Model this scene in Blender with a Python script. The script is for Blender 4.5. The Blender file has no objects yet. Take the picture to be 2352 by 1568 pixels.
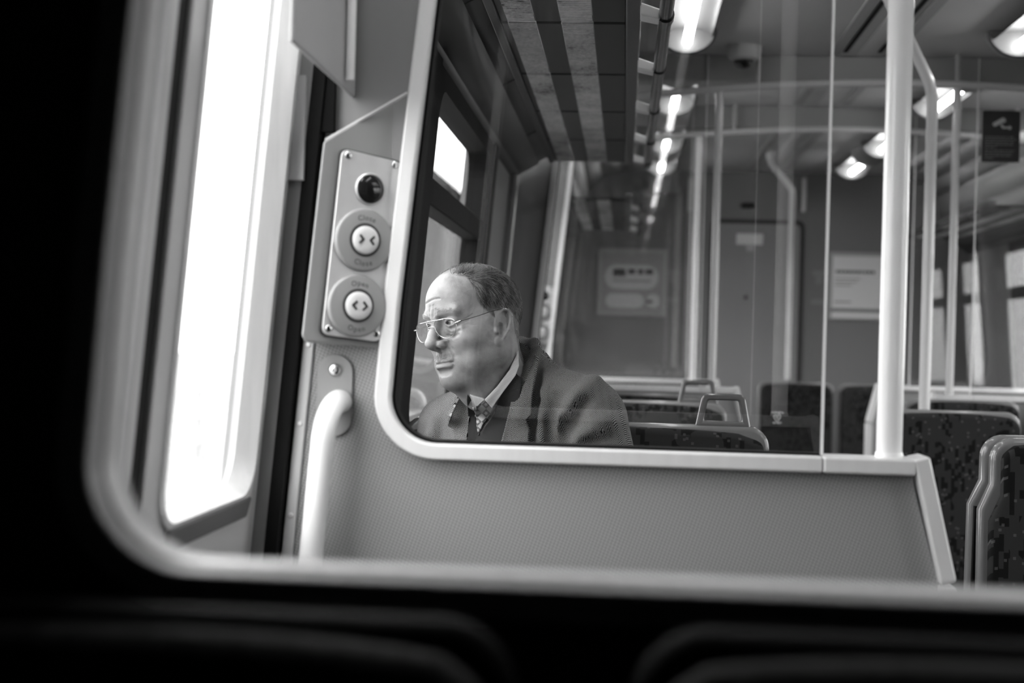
import bpy, bmesh, math, random
import numpy as np
from mathutils import Vector, Matrix
from mathutils.bvhtree import BVHTree
import openvdb
random.seed(7)
rng = np.random.default_rng(11)
C = bpy.context.scene.collection
EYE = 1.25          # everything is laid out with z = 0 at eye height, then lifted by EYE at the end

# ------------------------------------------------------------------ camera, sky, exposure
FPX, PCX, PCY = 3267.0, 1176.0, 784.0
YAW, ROLL = math.atan((1435.0 - PCX) / FPX), 0.027
_F = np.array([-math.sin(YAW), math.cos(YAW), 0.0]); _R0 = np.array([math.cos(YAW), math.sin(YAW), 0.0]); _U0 = np.array([0, 0, 1.0])
_R = math.cos(ROLL) * _R0 + math.sin(ROLL) * _U0
_U = -math.sin(ROLL) * _R0 + math.cos(ROLL) * _U0
cam_data = bpy.data.cameras.new('camera')
cam = bpy.data.objects.new('camera', cam_data); C.objects.link(cam)
cam_data.sensor_width = 36.0; cam_data.lens = FPX / 2352.0 * 36.0
cam_data.clip_start = 0.02; cam_data.clip_end = 500
m = Matrix.Identity(4)
for i in range(3):
    m[i][0] = _R[i]; m[i][1] = _U[i]; m[i][2] = -_F[i]
cam.matrix_world = m
cam_data.dof.use_dof = True; cam_data.dof.focus_distance = 2.62; cam_data.dof.aperture_fstop = 3.2
cam_data.dof.aperture_blades = 9
bpy.context.scene.camera = cam

world = bpy.data.worlds.new('overcast_sky'); bpy.context.scene.world = world; world.use_nodes = True
wn = world.node_tree.nodes; wl_ = world.node_tree.links; wn.clear()
wo = wn.new('ShaderNodeOutputWorld'); wb = wn.new('ShaderNodeBackground'); wt = wn.new('ShaderNodeTexCoord')
ws = wn.new('ShaderNodeSeparateXYZ'); wr = wn.new('ShaderNodeMapRange')
wl_.new(wt.outputs['Generated'], ws.inputs[0]); wl_.new(ws.outputs['Z'], wr.inputs['Value'])
wr.inputs['From Min'].default_value = -0.05; wr.inputs['From Max'].default_value = 0.9
wr.inputs['To Min'].default_value = 3.9; wr.inputs['To Max'].default_value = 7.8
wb.inputs['Color'].default_value = (1, 1, 1, 1)
wl_.new(wr.outputs['Result'], wb.inputs['Strength']); wl_.new(wb.outputs[0], wo.inputs[0])

sc = bpy.context.scene
sc.view_settings.view_transform = 'Standard'; sc.view_settings.look = 'None'
sc.view_settings.exposure = 0.85; sc.view_settings.gamma = 1.0; sc.view_settings.use_curve_mapping = False
sc.cycles.max_bounces = 10; sc.cycles.transparent_max_bounces = 24
sc.cycles.diffuse_bounces = 5; sc.cycles.glossy_bounces = 5
sc.cycles.sample_clamp_indirect = 6.0
sc.cycles.caustics_reflective = False; sc.cycles.caustics_refractive = False

def portal(loc, rot, sx, sy):
    l = bpy.data.lights.new('window_portal', 'AREA'); l.shape = 'RECTANGLE'; l.size = sx; l.size_y = sy
    l.cycles.is_portal = True
    o = bpy.data.objects.new('window_portal', l); C.objects.link(o); o.location = loc; o.rotation_euler = rot
for ya, yb in ((.92, 1.28), (1.5, 1.9), (2.12, 2.86), (3.06, 4.28), (5.3, 5.7), (5.8, 6.2)):
    portal((-.56, (ya + yb) / 2, .14), (0, math.radians(-90), 0), .85, yb - ya)
for ya, yb in ((2.3, 3.3), (3.5, 4.7), (6.62, 7.72), (1.0, 1.9)):
    portal((2.16, (ya + yb) / 2, .14), (0, math.radians(90), 0), .85, yb - ya)

def ray(u, v):
    d = _F + _R * ((u - PCX) / FPX) - _U * ((v - PCY) / FPX)
    return d
def at(u, v, Y):
    d = ray(u, v); return d * (Y / d[1])
def onplane(u, v, p0, n):
    d = ray(u, v); return d * (np.dot(p0, n) / np.dot(d, n))

# ------------------------------------------------------------------ materials
M = {}
def mat(name, col, rough=.5, metal=0., spec=.5, emit=0., coat=0.):
    mt = bpy.data.materials.new(name); mt.use_nodes = True
    b = mt.node_tree.nodes['Principled BSDF']
    b.inputs['Base Color'].default_value = (col, col, col, 1); b.inputs['Roughness'].default_value = rough
    b.inputs['Metallic'].default_value = metal; b.inputs['Specular IOR Level'].default_value = spec
    b.inputs['Coat Weight'].default_value = coat
    if emit:
        b.inputs['Emission Color'].default_value = (1, 1, 1, 1); b.inputs['Emission Strength'].default_value = emit
    M[name] = mt; return mt
def nn(mt, t, **kw):
    n = mt.node_tree.nodes.new(t)
    for k, v in kw.items(): setattr(n, k, v)
    return n
def lk(mt, a, b): mt.node_tree.links.new(a, b)
def bsdf(mt): return mt.node_tree.nodes['Principled BSDF']
def math_n(mt, op, a, b=None, c=None):
    n = nn(mt, 'ShaderNodeMath', operation=op)
    for i, x in enumerate((a, b, c)):
        if x is None: continue
        if isinstance(x, (int, float)): n.inputs[i].default_value = x
        else: lk(mt, x, n.inputs[i])
    return n.outputs[0]
def ramp(mt, fac, stops, interp='LINEAR'):
    n = nn(mt, 'ShaderNodeValToRGB'); cr = n.color_ramp; cr.interpolation = interp
    while len(cr.elements) < len(stops): cr.elements.new(.5)
    for e, (p, c) in zip(cr.elements, stops): e.position = p; e.color = (c, c, c, 1)
    lk(mt, fac, n.inputs[0]); return n.outputs[0]
def noisy(name, c0, c1, scale, rough=.5, metal=0., bump=0., detail=4, stretch=(1, 1, 1), spec=.5):
    mt = mat(name, c0, rough, metal, spec)
    tc = nn(mt, 'ShaderNodeTexCoord'); mp = nn(mt, 'ShaderNodeMapping'); mp.inputs['Scale'].default_value = stretch
    no = nn(mt, 'ShaderNodeTexNoise'); no.inputs['Scale'].default_value = scale; no.inputs['Detail'].default_value = detail
    lk(mt, tc.outputs['Object'], mp.inputs[0]); lk(mt, mp.outputs[0], no.inputs['Vector'])
    lk(mt, ramp(mt, no.outputs[0], [(.3, c0), (.7, c1)]), bsdf(mt).inputs['Base Color'])
    if bump:
        bp = nn(mt, 'ShaderNodeBump'); bp.inputs['Strength'].default_value = bump; bp.inputs['Distance'].default_value = .001
        lk(mt, no.outputs[0], bp.inputs['Height']); lk(mt, bp.outputs[0], bsdf(mt).inputs['Normal'])
    return mt

noisy('aluminium', .68, .74, 60, .38, .1, 0, stretch=(1, 1, .1))
noisy('aluminium_shaded', .27, .31, 60, .45, .1, 0, stretch=(1, 1, .1))  # copy of aluminium, darkened for the unlit side of the near frame
noisy('alu_matt', .5, .58, 80, .5, .2, 0, stretch=(1, 1, .1))
noisy('steel_plate', .62, .70, 30, .42, .6, 0)
mat('pole_white', .86, .28, 0, .5, 0, .4)
mat('pole_grey', .6, .24, 0, .5, 0, .3)
mat('chrome', .7, .15, 1.)
noisy('ceiling_panel', .50, .54, 3, .55)
mat('header_panel', .32, .5)
mat('wall_grey', .22, .5)
mat('wall_light', .42, .45)
mat('cove', .13, .45)
mat('door_leaf', .52, .4)
mat('door_leaf_dark', .07, .5)
mat('rubber', .005, .7, 0, .15)
mat('black', .004, .6, 0, .1)
mat('black_gloss', .01, .12)
mat('shaded_back', .012, .7)  # dimness of the camera end put into the colour of its surfaces
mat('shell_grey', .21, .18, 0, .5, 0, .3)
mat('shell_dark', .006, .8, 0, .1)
mat('white_plastic', .7, .4)
mat('light_grey', .45, .4)
mat('mid_grey', .2, .5)
mat('ring_grey', .30, .4)
mat('floor_vinyl', .06, .5)
mat('rack_dark', .045, .5)
mat('rail_black', .02, .2)
mat('print_dark', .04, .6)
mat('paper', .4, .5)
mat('tube', 1, .5, emit=12.)
mat('end_wall', .20, .45)
mat('end_door', .27, .4)
mat('seam', .03, .6)
mat('paper_white', .75, .6)

def glass_mat(name, ior=1.5, tint=.96):
    mt = bpy.data.materials.new(name); mt.use_nodes = True; n = mt.node_tree.nodes; n.clear()
    out = nn(mt, 'ShaderNodeOutputMaterial'); mx = nn(mt, 'ShaderNodeMixShader'); tr = nn(mt, 'ShaderNodeBsdfTransparent')
    gl = nn(mt, 'ShaderNodeBsdfGlossy'); fr = nn(mt, 'ShaderNodeFresnel'); fr.inputs['IOR'].default_value = ior
    tr.inputs[0].default_value = (tint, tint, tint, 1); gl.inputs['Roughness'].default_value = 0.0
    geo = nn(mt, 'ShaderNodeNewGeometry')
    lay = nn(mt, 'ShaderNodeLayerWeight'); lay.inputs['Blend'].default_value = .0
    # same reflectance from both sides of each face
    f = math_n(mt, 'MULTIPLY', math_n(mt, 'POWER', math_n(mt, 'SUBTRACT', 1.0, math_n(mt, 'ABSOLUTE', dotn(mt))), 5.0), 1 - ((ior - 1) / (ior + 1)) ** 2)
    f = math_n(mt, 'ADD', f, ((ior - 1) / (ior + 1)) ** 2)
    lk(mt, f, mx.inputs[0]); lk(mt, tr.outputs[0], mx.inputs[1]); lk(mt, gl.outputs[0], mx.inputs[2]); lk(mt, mx.outputs[0], out.inputs[0])
    M[name] = mt; return mt
def dotn(mt):
    g = nn(mt, 'ShaderNodeNewGeometry'); vm = nn(mt, 'ShaderNodeVectorMath', operation='DOT_PRODUCT')
    lk(mt, g.outputs['Normal'], vm.inputs[0]); lk(mt, g.outputs['Incoming'], vm.inputs[1]); return vm.outputs['Value']
glass_mat('glass', 1.62); glass_mat('window_glass', 1.45, .9); glass_mat('lens_glass', 1.5, .97)

# speckled laminate with fine woven dots (screen panel)
def laminate():
    mt = mat('laminate', .25, .42)
    tc = nn(mt, 'ShaderNodeTexCoord'); sp = nn(mt, 'ShaderNodeSeparateXYZ'); lk(mt, tc.outputs['Object'], sp.inputs[0])
    k = 2 * math.pi / .0070
    a = math_n(mt, 'SINE', math_n(mt, 'MULTIPLY', math_n(mt, 'ADD', sp.outputs['X'], math_n(mt, 'MULTIPLY', sp.outputs['Z'], .55)), k))
    b = math_n(mt, 'SINE', math_n(mt, 'MULTIPLY', math_n(mt, 'SUBTRACT', sp.outputs['Z'], math_n(mt, 'MULTIPLY', sp.outputs['X'], .35)), k))
    pr = math_n(mt, 'MULTIPLY', a, b)
    lk(mt, ramp(mt, math_n(mt, 'MULTIPLY_ADD', pr, .5, .5), [(.34, .215), (.66, .345)]), bsdf(mt).inputs['Base Color'])
laminate()

# moquette: dark blocks with small light dots
def moquette(name, base, blk, dot):
    mt = mat(name, base, .95, 0, .1)
    tc = nn(mt, 'ShaderNodeTexCoord'); sp = nn(mt, 'ShaderNodeSeparateXYZ'); lk(mt, tc.outputs['Object'], sp.inputs[0])
    def blocks(su, sv, thr, seed):
        u = math_n(mt, 'FLOOR', math_n(mt, 'MULTIPLY', math_n(mt, 'ADD', sp.outputs['X'], seed), su))
        v = math_n(mt, 'FLOOR', math_n(mt, 'MULTIPLY', math_n(mt, 'ADD', math_n(mt, 'ADD', sp.outputs['Z'], math_n(mt, 'MULTIPLY', sp.outputs['Y'], .6)), math_n(mt, 'MULTIPLY', math_n(mt, 'SINE', math_n(mt, 'MULTIPLY', u, 12.98)), .05)), sv))
        cb = nn(mt, 'ShaderNodeCombineXYZ'); lk(mt, u, cb.inputs[0]); lk(mt, v, cb.inputs[1])
        wnz = nn(mt, 'ShaderNodeTexWhiteNoise', noise_dimensions='2D'); lk(mt, cb.outputs[0], wnz.inputs['Vector'])
        return math_n(mt, 'GREATER_THAN', wnz.outputs['Value'], thr)
    b1 = blocks(110, 60, .62, .0); b2 = blocks(180, 180, .97, .3)
    no = nn(mt, 'ShaderNodeTexNoise'); no.inputs['Scale'].default_value = 9; lk(mt, tc.outputs['Object'], no.inputs['Vector'])
    gate = math_n(mt, 'GREATER_THAN', no.outputs[0], .45)
    b1 = math_n(mt, 'MULTIPLY', b1, gate)
    c = math_n(mt, 'SUBTRACT', base, math_n(mt, 'MULTIPLY', b1, base - blk))
    c = math_n(mt, 'ADD', c, math_n(mt, 'MULTIPLY', b2, dot))
    lk(mt, c, bsdf(mt).inputs['Base Color'])
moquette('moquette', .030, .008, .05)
moquette('moquette_shaded', .02, .015, .01)  # same cloth with the shade on the nearest seats in its colour

# herringbone tweed, driven by the cloth coordinates stored on the mesh
def tweed(name, lo, hi, colw=.0128, per=.0035):
    mt = mat(name, .2, .95, 0, .1)
    at_ = nn(mt, 'ShaderNodeAttribute', attribute_name='cloth'); sp = nn(mt, 'ShaderNodeSeparateXYZ'); lk(mt, at_.outputs['Vector'], sp.inputs[0])
    nz = nn(mt, 'ShaderNodeTexNoise'); nz.inputs['Scale'].default_value = 260; nz.inputs['Detail'].default_value = 2; lk(mt, at_.outputs['Vector'], nz.inputs['Vector'])
    nz2 = nn(mt, 'ShaderNodeTexNoise'); nz2.inputs['Scale'].default_value = 900; nz2.inputs['Detail'].default_value = 2; lk(mt, at_.outputs['Vector'], nz2.inputs['Vector'])
    u = math_n(mt, 'DIVIDE', sp.outputs['X'], colw)
    tri = math_n(mt, 'ABSOLUTE', math_n(mt, 'SUBTRACT', math_n(mt, 'FRACT', u), .5))
    ph = math_n(mt, 'ADD', sp.outputs['Y'], math_n(mt, 'MULTIPLY', tri, colw * 1.5))
    ph = math_n(mt, 'ADD', ph, math_n(mt, 'MULTIPLY', nz.outputs[0], .0022))
    s = math_n(mt, 'SINE', math_n(mt, 'MULTIPLY', ph, 2 * math.pi / per))
    s = math_n(mt, 'ADD', math_n(mt, 'MULTIPLY', s, .5), math_n(mt, 'MULTIPLY', math_n(mt, 'SUBTRACT', nz2.outputs[0], .5), .9))
    lk(mt, ramp(mt, math_n(mt, 'ADD', s, .5), [(.2, lo), (.8, hi)]), bsdf(mt).inputs['Base Color'])
    bp = nn(mt, 'ShaderNodeBump'); bp.inputs['Strength'].default_value = .5; bp.inputs['Distance'].default_value = .0008
    lk(mt, s, bp.inputs['Height']); lk(mt, bp.outputs[0], bsdf(mt).inputs['Normal'])
tweed('tweed', .010, .25)

def skin():
    mt = mat('skin', .3, .5, 0, .35)
    b = bsdf(mt); b.inputs['Subsurface Weight'].default_value = .06; b.inputs['Subsurface Scale'].default_value = .003
    b.inputs['Subsurface Radius'].default_value = (1, 1, 1)
    tc = nn(mt, 'ShaderNodeTexCoord')
    at_ = nn(mt, 'ShaderNodeAttribute', attribute_name='tone')
    no = nn(mt, 'ShaderNodeTexNoise'); no.inputs['Scale'].default_value = 45; no.inputs['Detail'].default_value = 6; lk(mt, tc.outputs['Object'], no.inputs['Vector'])
    fi = nn(mt, 'ShaderNodeTexNoise'); fi.inputs['Scale'].default_value = 420; fi.inputs['Detail'].default_value = 3; lk(mt, tc.outputs['Object'], fi.inputs['Vector'])
    base = ramp(mt, no.outputs[0], [(.28, .18), (.5, .27), (.72, .335)])
    mx = nn(mt, 'ShaderNodeMix', data_type='RGBA', blend_type='MULTIPLY'); mx.inputs[0].default_value = 1
    lk(mt, base, mx.inputs[6]); lk(mt, at_.outputs['Color'], mx.inputs[7]); lk(mt, mx.outputs[2], b.inputs['Base Color'])
    bp = nn(mt, 'ShaderNodeBump'); bp.inputs['Strength'].default_value = .6; bp.inputs['Distance'].default_value = .0010
    lk(mt, math_n(mt, 'ADD', fi.outputs[0], no.outputs[0]), bp.inputs['Height']); lk(mt, bp.outputs[0], b.inputs['Normal'])
skin()
mat('hair', .045, .45, 0, .4); mat('hair_grey', .24, .5, 0, .4)
mat('sclera', .5, .2); mat('iris', .1, .15); mat('pupil', .004, .1)
mat('gold_wire', .5, .2, 1.)
mat('shirt', .72, .8, 0, .2); mat('jumper', .022, .95, 0, .1); mat('trousers', .03, .9); mat('shoe', .01, .3)
def shirt():
    mt = M['shirt']; at_ = nn(mt, 'ShaderNodeAttribute', attribute_name='cloth'); sp = nn(mt, 'ShaderNodeSeparateXYZ'); lk(mt, at_.outputs['Vector'], sp.inputs[0])
    s = math_n(mt, 'SINE', math_n(mt, 'MULTIPLY', sp.outputs['X'], 2 * math.pi / .009))
    lk(mt, ramp(mt, s, [(.93, .66), (1., .78)]), bsdf(mt).inputs['Base Color'])
    mt = M['jumper']; at_ = nn(mt, 'ShaderNodeAttribute', attribute_name='cloth'); sp = nn(mt, 'ShaderNodeSeparateXYZ'); lk(mt, at_.outputs['Vector'], sp.inputs[0])
    s = math_n(mt, 'SINE', math_n(mt, 'MULTIPLY', math_n(mt, 'ADD', sp.outputs['X'], sp.outputs['Y']), 2 * math.pi / .0028))
    lk(mt, ramp(mt, math_n(mt, 'MULTIPLY_ADD', s, .5, .5), [(.2, .024), (.8, .034)]), bsdf(mt).inputs['Base Color'])
shirt()
def tie_mat():
    mt = mat('tie_silk', .2, .5)
    at_ = nn(mt, 'ShaderNodeAttribute', attribute_name='cloth'); mp = nn(mt, 'ShaderNodeMapping'); lk(mt, at_.outputs['Vector'], mp.inputs[0])
    mp.inputs['Rotation'].default_value = (0, 0, math.radians(45)); mp.inputs['Scale'].default_value = (1 / .0115,) * 3
    ck = nn(mt, 'ShaderNodeTexChecker'); ck.inputs['Scale'].default_value = 1.0; lk(mt, mp.outputs[0], ck.inputs['Vector'])
    sp = nn(mt, 'ShaderNodeSeparateXYZ'); lk(mt, mp.outputs[0], sp.inputs[0])
    fx = math_n(mt, 'SUBTRACT', math_n(mt, 'FRACT', sp.outputs['X']), .5); fy = math_n(mt, 'SUBTRACT', math_n(mt, 'FRACT', sp.outputs['Y']), .5)
    r = math_n(mt, 'SQRT', math_n(mt, 'ADD', math_n(mt, 'MULTIPLY', fx, fx), math_n(mt, 'MULTIPLY', fy, fy)))
    a = math_n(mt, 'ARCTAN2', fy, fx)
    rr = math_n(mt, 'ADD', r, math_n(mt, 'MULTIPLY', math_n(mt, 'COSINE', math_n(mt, 'MULTIPLY', a, 5.0)), -.07))
    flower = math_n(mt, 'LESS_THAN', rr, .24)
    c = math_n(mt, 'MULTIPLY_ADD', ck.outputs['Fac'], .24, .035)
    inv = math_n(mt, 'SUBTRACT', 1., ck.outputs['Fac'])
    c = math_n(mt, 'ADD', c, math_n(mt, 'MULTIPLY', math_n(mt, 'MULTIPLY', flower, inv), .28))
    lk(mt, c, bsdf(mt).inputs['Base Color'])
tie_mat()

# ------------------------------------------------------------------ object helpers
ROOTS = []
def wloc(o):
    v = Vector((0, 0, 0))
    while o is not None: v = v + o.location; o = o.parent
    return v
def tag(o, label, cat, group=None):
    o['label'] = label; o['category'] = cat
    if group: o['group'] = group
    return o
def thing(name, label, cat, loc=(0, 0, 0), group=None):
    o = bpy.data.objects.new(name, None); C.objects.link(o); o.location = Vector([float(c) for c in loc]); o.empty_display_size = .05
    tag(o, label, cat, group); ROOTS.append(o); return o
def place(o, parent):
    if parent is not None:
        o.parent = parent; o.location = -wloc(parent)
    else: ROOTS.append(o)
    C.objects.link(o); return o
class MB:
    def __init__(s): s.v = []; s.f = []; s.m = []
    def add(s, vs, fs, mi=0):
        b = len(s.v); s.v += [tuple(float(c) for c in p) for p in vs]
        s.f += [tuple(i + b for i in q) for q in fs]; s.m += [mi] * len(fs); return s
    def box(s, x0, x1, y0, y1, z0, z1, mi=0):
        return s.add([(x0, y0, z0), (x1, y0, z0), (x1, y1, z0), (x0, y1, z0), (x0, y0, z1), (x1, y0, z1), (x1, y1, z1), (x0, y1, z1)],
                     [(0, 3, 2, 1), (4, 5, 6, 7), (0, 1, 5, 4), (1, 2, 6, 5), (2, 3, 7, 6), (3, 0, 4, 7)], mi)
    def hexa(s, a, b, mi=0):  # two quads (lists of 4 points), joined
        return s.add(list(a) + list(b), [(3, 2, 1, 0), (4, 5, 6, 7), (0, 1, 5, 4), (1, 2, 6, 5), (2, 3, 7, 6), (3, 0, 4, 7)], mi)
    def prism(s, pts, off, mi=0):  # polygon (3D points) extruded by vector off
        n = len(pts); off = np.array(off); q = [np.array(p) for p in pts]
        return s.add(q + [p + off for p in q], [tuple(range(n))[::-1], tuple(range(n, 2 * n))] + [(i, (i + 1) % n, n + (i + 1) % n, n + i) for i in range(n)], mi)
    def tube(s, path, r, n=12, mi=0, cap=True, closed=False):
        P = [np.array(p, float) for p in path]; k = len(P); base = len(s.v); up = np.array([0.03, .1, 1.]); 
        rr = r if hasattr(r, '__len__') else [r] * k
        prev = None; rings = []
        for i in range(k):
            if closed: t = P[(i + 1) % k] - P[(i - 1) % k]
            else: t = P[min(i + 1, k - 1)] - P[max(i - 1, 0)]
            t = t / (np.linalg.norm(t) + 1e-12)
            if prev is None:
                a = np.cross(t, up); 
                if np.linalg.norm(a) < .2: a = np.cross(t, [1., 0, 0])
            else: a = prev - t * np.dot(prev, t)
            a /= np.linalg.norm(a); prev = a; b = np.cross(t, a)
            rings.append([P[i] + rr[i] * (a * math.cos(2 * math.pi * j / n) + b * math.sin(2 * math.pi * j / n)) for j in range(n)])
        vs = [p for g in rings for p in g]; fs = []
        for i in range(k if closed else k - 1):
            i2 = (i + 1) % k
            for j in range(n): fs.append((i * n + j, i * n + (j + 1) % n, i2 * n + (j + 1) % n, i2 * n + j))
        if cap and not closed: fs += [tuple(range(n))[::-1], tuple(range((k - 1) * n, k * n))]
        return s.add(vs, fs, mi)
    def lathe(s, c, ax, prof, n=32, mi=0, up=None):  # prof: (radius, height) along axis ax from c
        c = np.array(c, float); ax = np.array(ax, float); ax /= np.linalg.norm(ax)
        a = np.cross(ax, [0, 0, 1.] if abs(ax[2]) < .9 else [1., 0, 0]); a /= np.linalg.norm(a); b = np.cross(ax, a)
        vs = []; fs = []; k = len(prof)
        for r, h in prof: vs += [c + ax * h + r * (a * math.cos(2 * math.pi * j / n) + b * math.sin(2 * math.pi * j / n)) for j in range(n)]
        for i in range(k - 1):
            for j in range(n): fs.append((i * n + j, i * n + (j + 1) % n, (i + 1) * n + (j + 1) % n, (i + 1) * n + j))
        if prof[0][0] > 1e-6: fs.append(tuple(range(n))[::-1])
        if prof[-1][0] > 1e-6: fs.append(tuple(range((k - 1) * n, k * n)))
        return s.add(vs, fs, mi)
    def build(s, name, mats, parent=None, smooth=False, bevel=0, kind=None, segs=2, label=None):
        me = bpy.data.meshes.new(name); me.from_pydata(s.v, [], s.f)
        for mm in ([mats] if isinstance(mats, str) else mats): me.materials.append(M[mm])
        me.polygons.foreach_set('material_index', s.m)
        bm = bmesh.new(); bm.from_mesh(me); bmesh.ops.recalc_face_normals(bm, faces=bm.faces)
        bm.to_mesh(me); bm.free()
        if smooth: me.polygons.foreach_set('use_smooth', [True] * len(me.polygons))
        me.update()
        o = bpy.data.objects.new(name, me); place(o, parent)
        if bevel:
            b = o.modifiers.new('bevel', 'BEVEL'); b.width = bevel; b.segments = segs; b.limit_method = 'ANGLE'; b.angle_limit = math.radians(30)
            me.polygons.foreach_set('use_smooth', [True] * len(me.polygons))
            b.harden_normals = True
        if smooth and not bevel:
            try: me.set_sharp_from_angle(angle=math.radians(40))
            except Exception: pass
        if kind: o['kind'] = kind
        if label: o['label'] = label
        return o
def dup(root, off, label, group=None, mapname=None):
    r = root.copy(); C.objects.link(r); r.location = Vector(root.location) + Vector(off); r['label'] = label; ROOTS.append(r)
    if group: r['group'] = group
    for ch in list(root.children):
        c = ch.copy(); C.objects.link(c); c.parent = r
        for g in list(ch.children):
            d = g.copy(); C.objects.link(d); d.parent = c
    return r
def arc(cx, cz, r, a0, a1, n):
    return [(cx + r * math.cos(a0 + (a1 - a0) * i / n), cz + r * math.sin(a0 + (a1 - a0) * i / n)) for i in range(n + 1)]

_tcache = {}
def glyph(ch):
    if ch not in _tcache:
        cu = bpy.data.curves.new('t', 'FONT'); cu.body = ch; cu.size = 1; cu.align_x = 'CENTER'; cu.resolution_u = 2
        o = bpy.data.objects.new('t', cu); C.objects.link(o); bpy.context.view_layer.update()
        me = bpy.data.meshes.new_from_object(o); w = o.dimensions.x
        _tcache[ch] = ([v.co.copy() for v in me.vertices], [tuple(p.vertices) for p in me.polygons], w)
        bpy.data.objects.remove(o)
    return _tcache[ch]
def text_flat(mb, s, org, ex, ey, size, mi=0, track=1.12, nrm=None, lift=0.0006):
    ex = np.array(ex); ey = np.array(ey); nr = np.cross(ex, ey)
    ws_ = [glyph(c)[2] * size * track + size * .06 if c != ' ' else size * .35 for c in s]; x = -sum(ws_) / 2
    for c, w in zip(s, ws_):
        if c != ' ':
            vs, fs, _ = glyph(c)
            mb.add([np.array(org) + ex * (x + w / 2 + v.x * size) + ey * v.y * size + nr * lift for v in vs], fs, mi)
        x += w
def text_arc(mb, s, org, ex, ey, R, a_mid, size, mi=0, flip=False):
    ex = np.array(ex); ey = np.array(ey); nr = np.cross(ex, ey)
    ws_ = [glyph(c)[2] * size + size * .16 for c in s]; tot = sum(ws_); p = -tot / 2
    for c, w in zip(s, ws_):
        a = a_mid + (p + w / 2) / R * (1 if flip else -1)
        ca, sa = math.cos(a), math.sin(a)
        rad = ex * ca + ey * sa; tan = (ex * sa - ey * ca) if not flip else (-ex * sa + ey * ca); up = rad if not flip else -rad
        o = np.array(org) + rad * R
        vs, fs, _ = glyph(c)
        mb.add([o + tan * v.x * size + up * (v.y - .3) * size + nr * .0006 for v in vs], fs, mi); p += w

# ------------------------------------------------------------------ car body (the setting)
LEAN = .077
def xl(z, x0=-.47): return x0 + LEAN * z
XC = .80                       # centre line of the car
def xr(z): return 2 * XC - xl(z)
ZF, ZC = -1.25, 1.06
Y_A, Y_B = .874, 1.985         # two screens of the near vestibule
Y_C, Y_D = 5.2, 6.3            # two screens of the far vestibule
Y_END = 8.65
MB().box(-.8, 2.4, -2.2, Y_END + .1, ZF - .06, ZF).build('floor', 'floor_vinyl', kind='structure')
cmb = MB(); cmb.box(-.25, 1.85, .9, Y_END + .1, ZC, ZC + .05); cmb.box(-.8, 2.4, -2.2, .9, ZC, ZC + .05, 1)
cmb.build('ceiling', ['ceiling_panel', 'shaded_back'], kind='structure')

def slab(mb, y0, y1, z0, z1, side, x0=-.47, t=.07, mi=0):
    f = (lambda z: xl(z, x0)) if side < 0 else (lambda z: 2 * XC - xl(z, x0))
    d = -t if side < 0 else t
    a = [(f(z0), y0, z0), (f(z0), y1, z0), (f(z1), y1, z1), (f(z1), y0, z1)]
    b = [(x + d, y, z) for x, y, z in a]
    mb.hexa(a, b, mi)
def side_wall(name, side, wins, doors):
    mb = MB(); ys = sorted(wins + doors); cur = .9
    for (y0, y1) in ys:
        slab(mb, cur, y0, ZF, ZC, side); cur = y1
        if (y0, y1) in wins:
            slab(mb, y0, y1, ZF, -.24, side); slab(mb, y0, y1, .60, ZC, side)
        else:
            slab(mb, y0, y1, .80, ZC, side)
    slab(mb, cur, Y_END + .1, ZF, ZC, side)
    slab(mb, -2.2, .9, ZF, ZC, side, mi=1)
    return mb.build(name, ['wall_grey', 'shaded_back'], kind='structure')
LW = [(2.12, 2.86), (3.06, 4.28), (6.7, 8.2)]; LD = [(.94, 1.945), (Y_C + .06, Y_D - .06)]
RW = [(2.3, 3.3), (3.5, 4.7), (6.62, 7.72)]; RD = [(.94, 1.945), (Y_C + .06, Y_D - .06)]
side_wall('wall_left', -1, LW, LD); side_wall('wall_right', 1, RW, RD)
MB().box(-.8, 2.4, Y_END, Y_END + .08, ZF, ZC).build('wall_far', 'end_wall', kind='structure')
MB().box(-.8, 2.4, -2.25, -2.2, ZF, ZC).build('wall_near', 'shaded_back', kind='structure')

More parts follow.
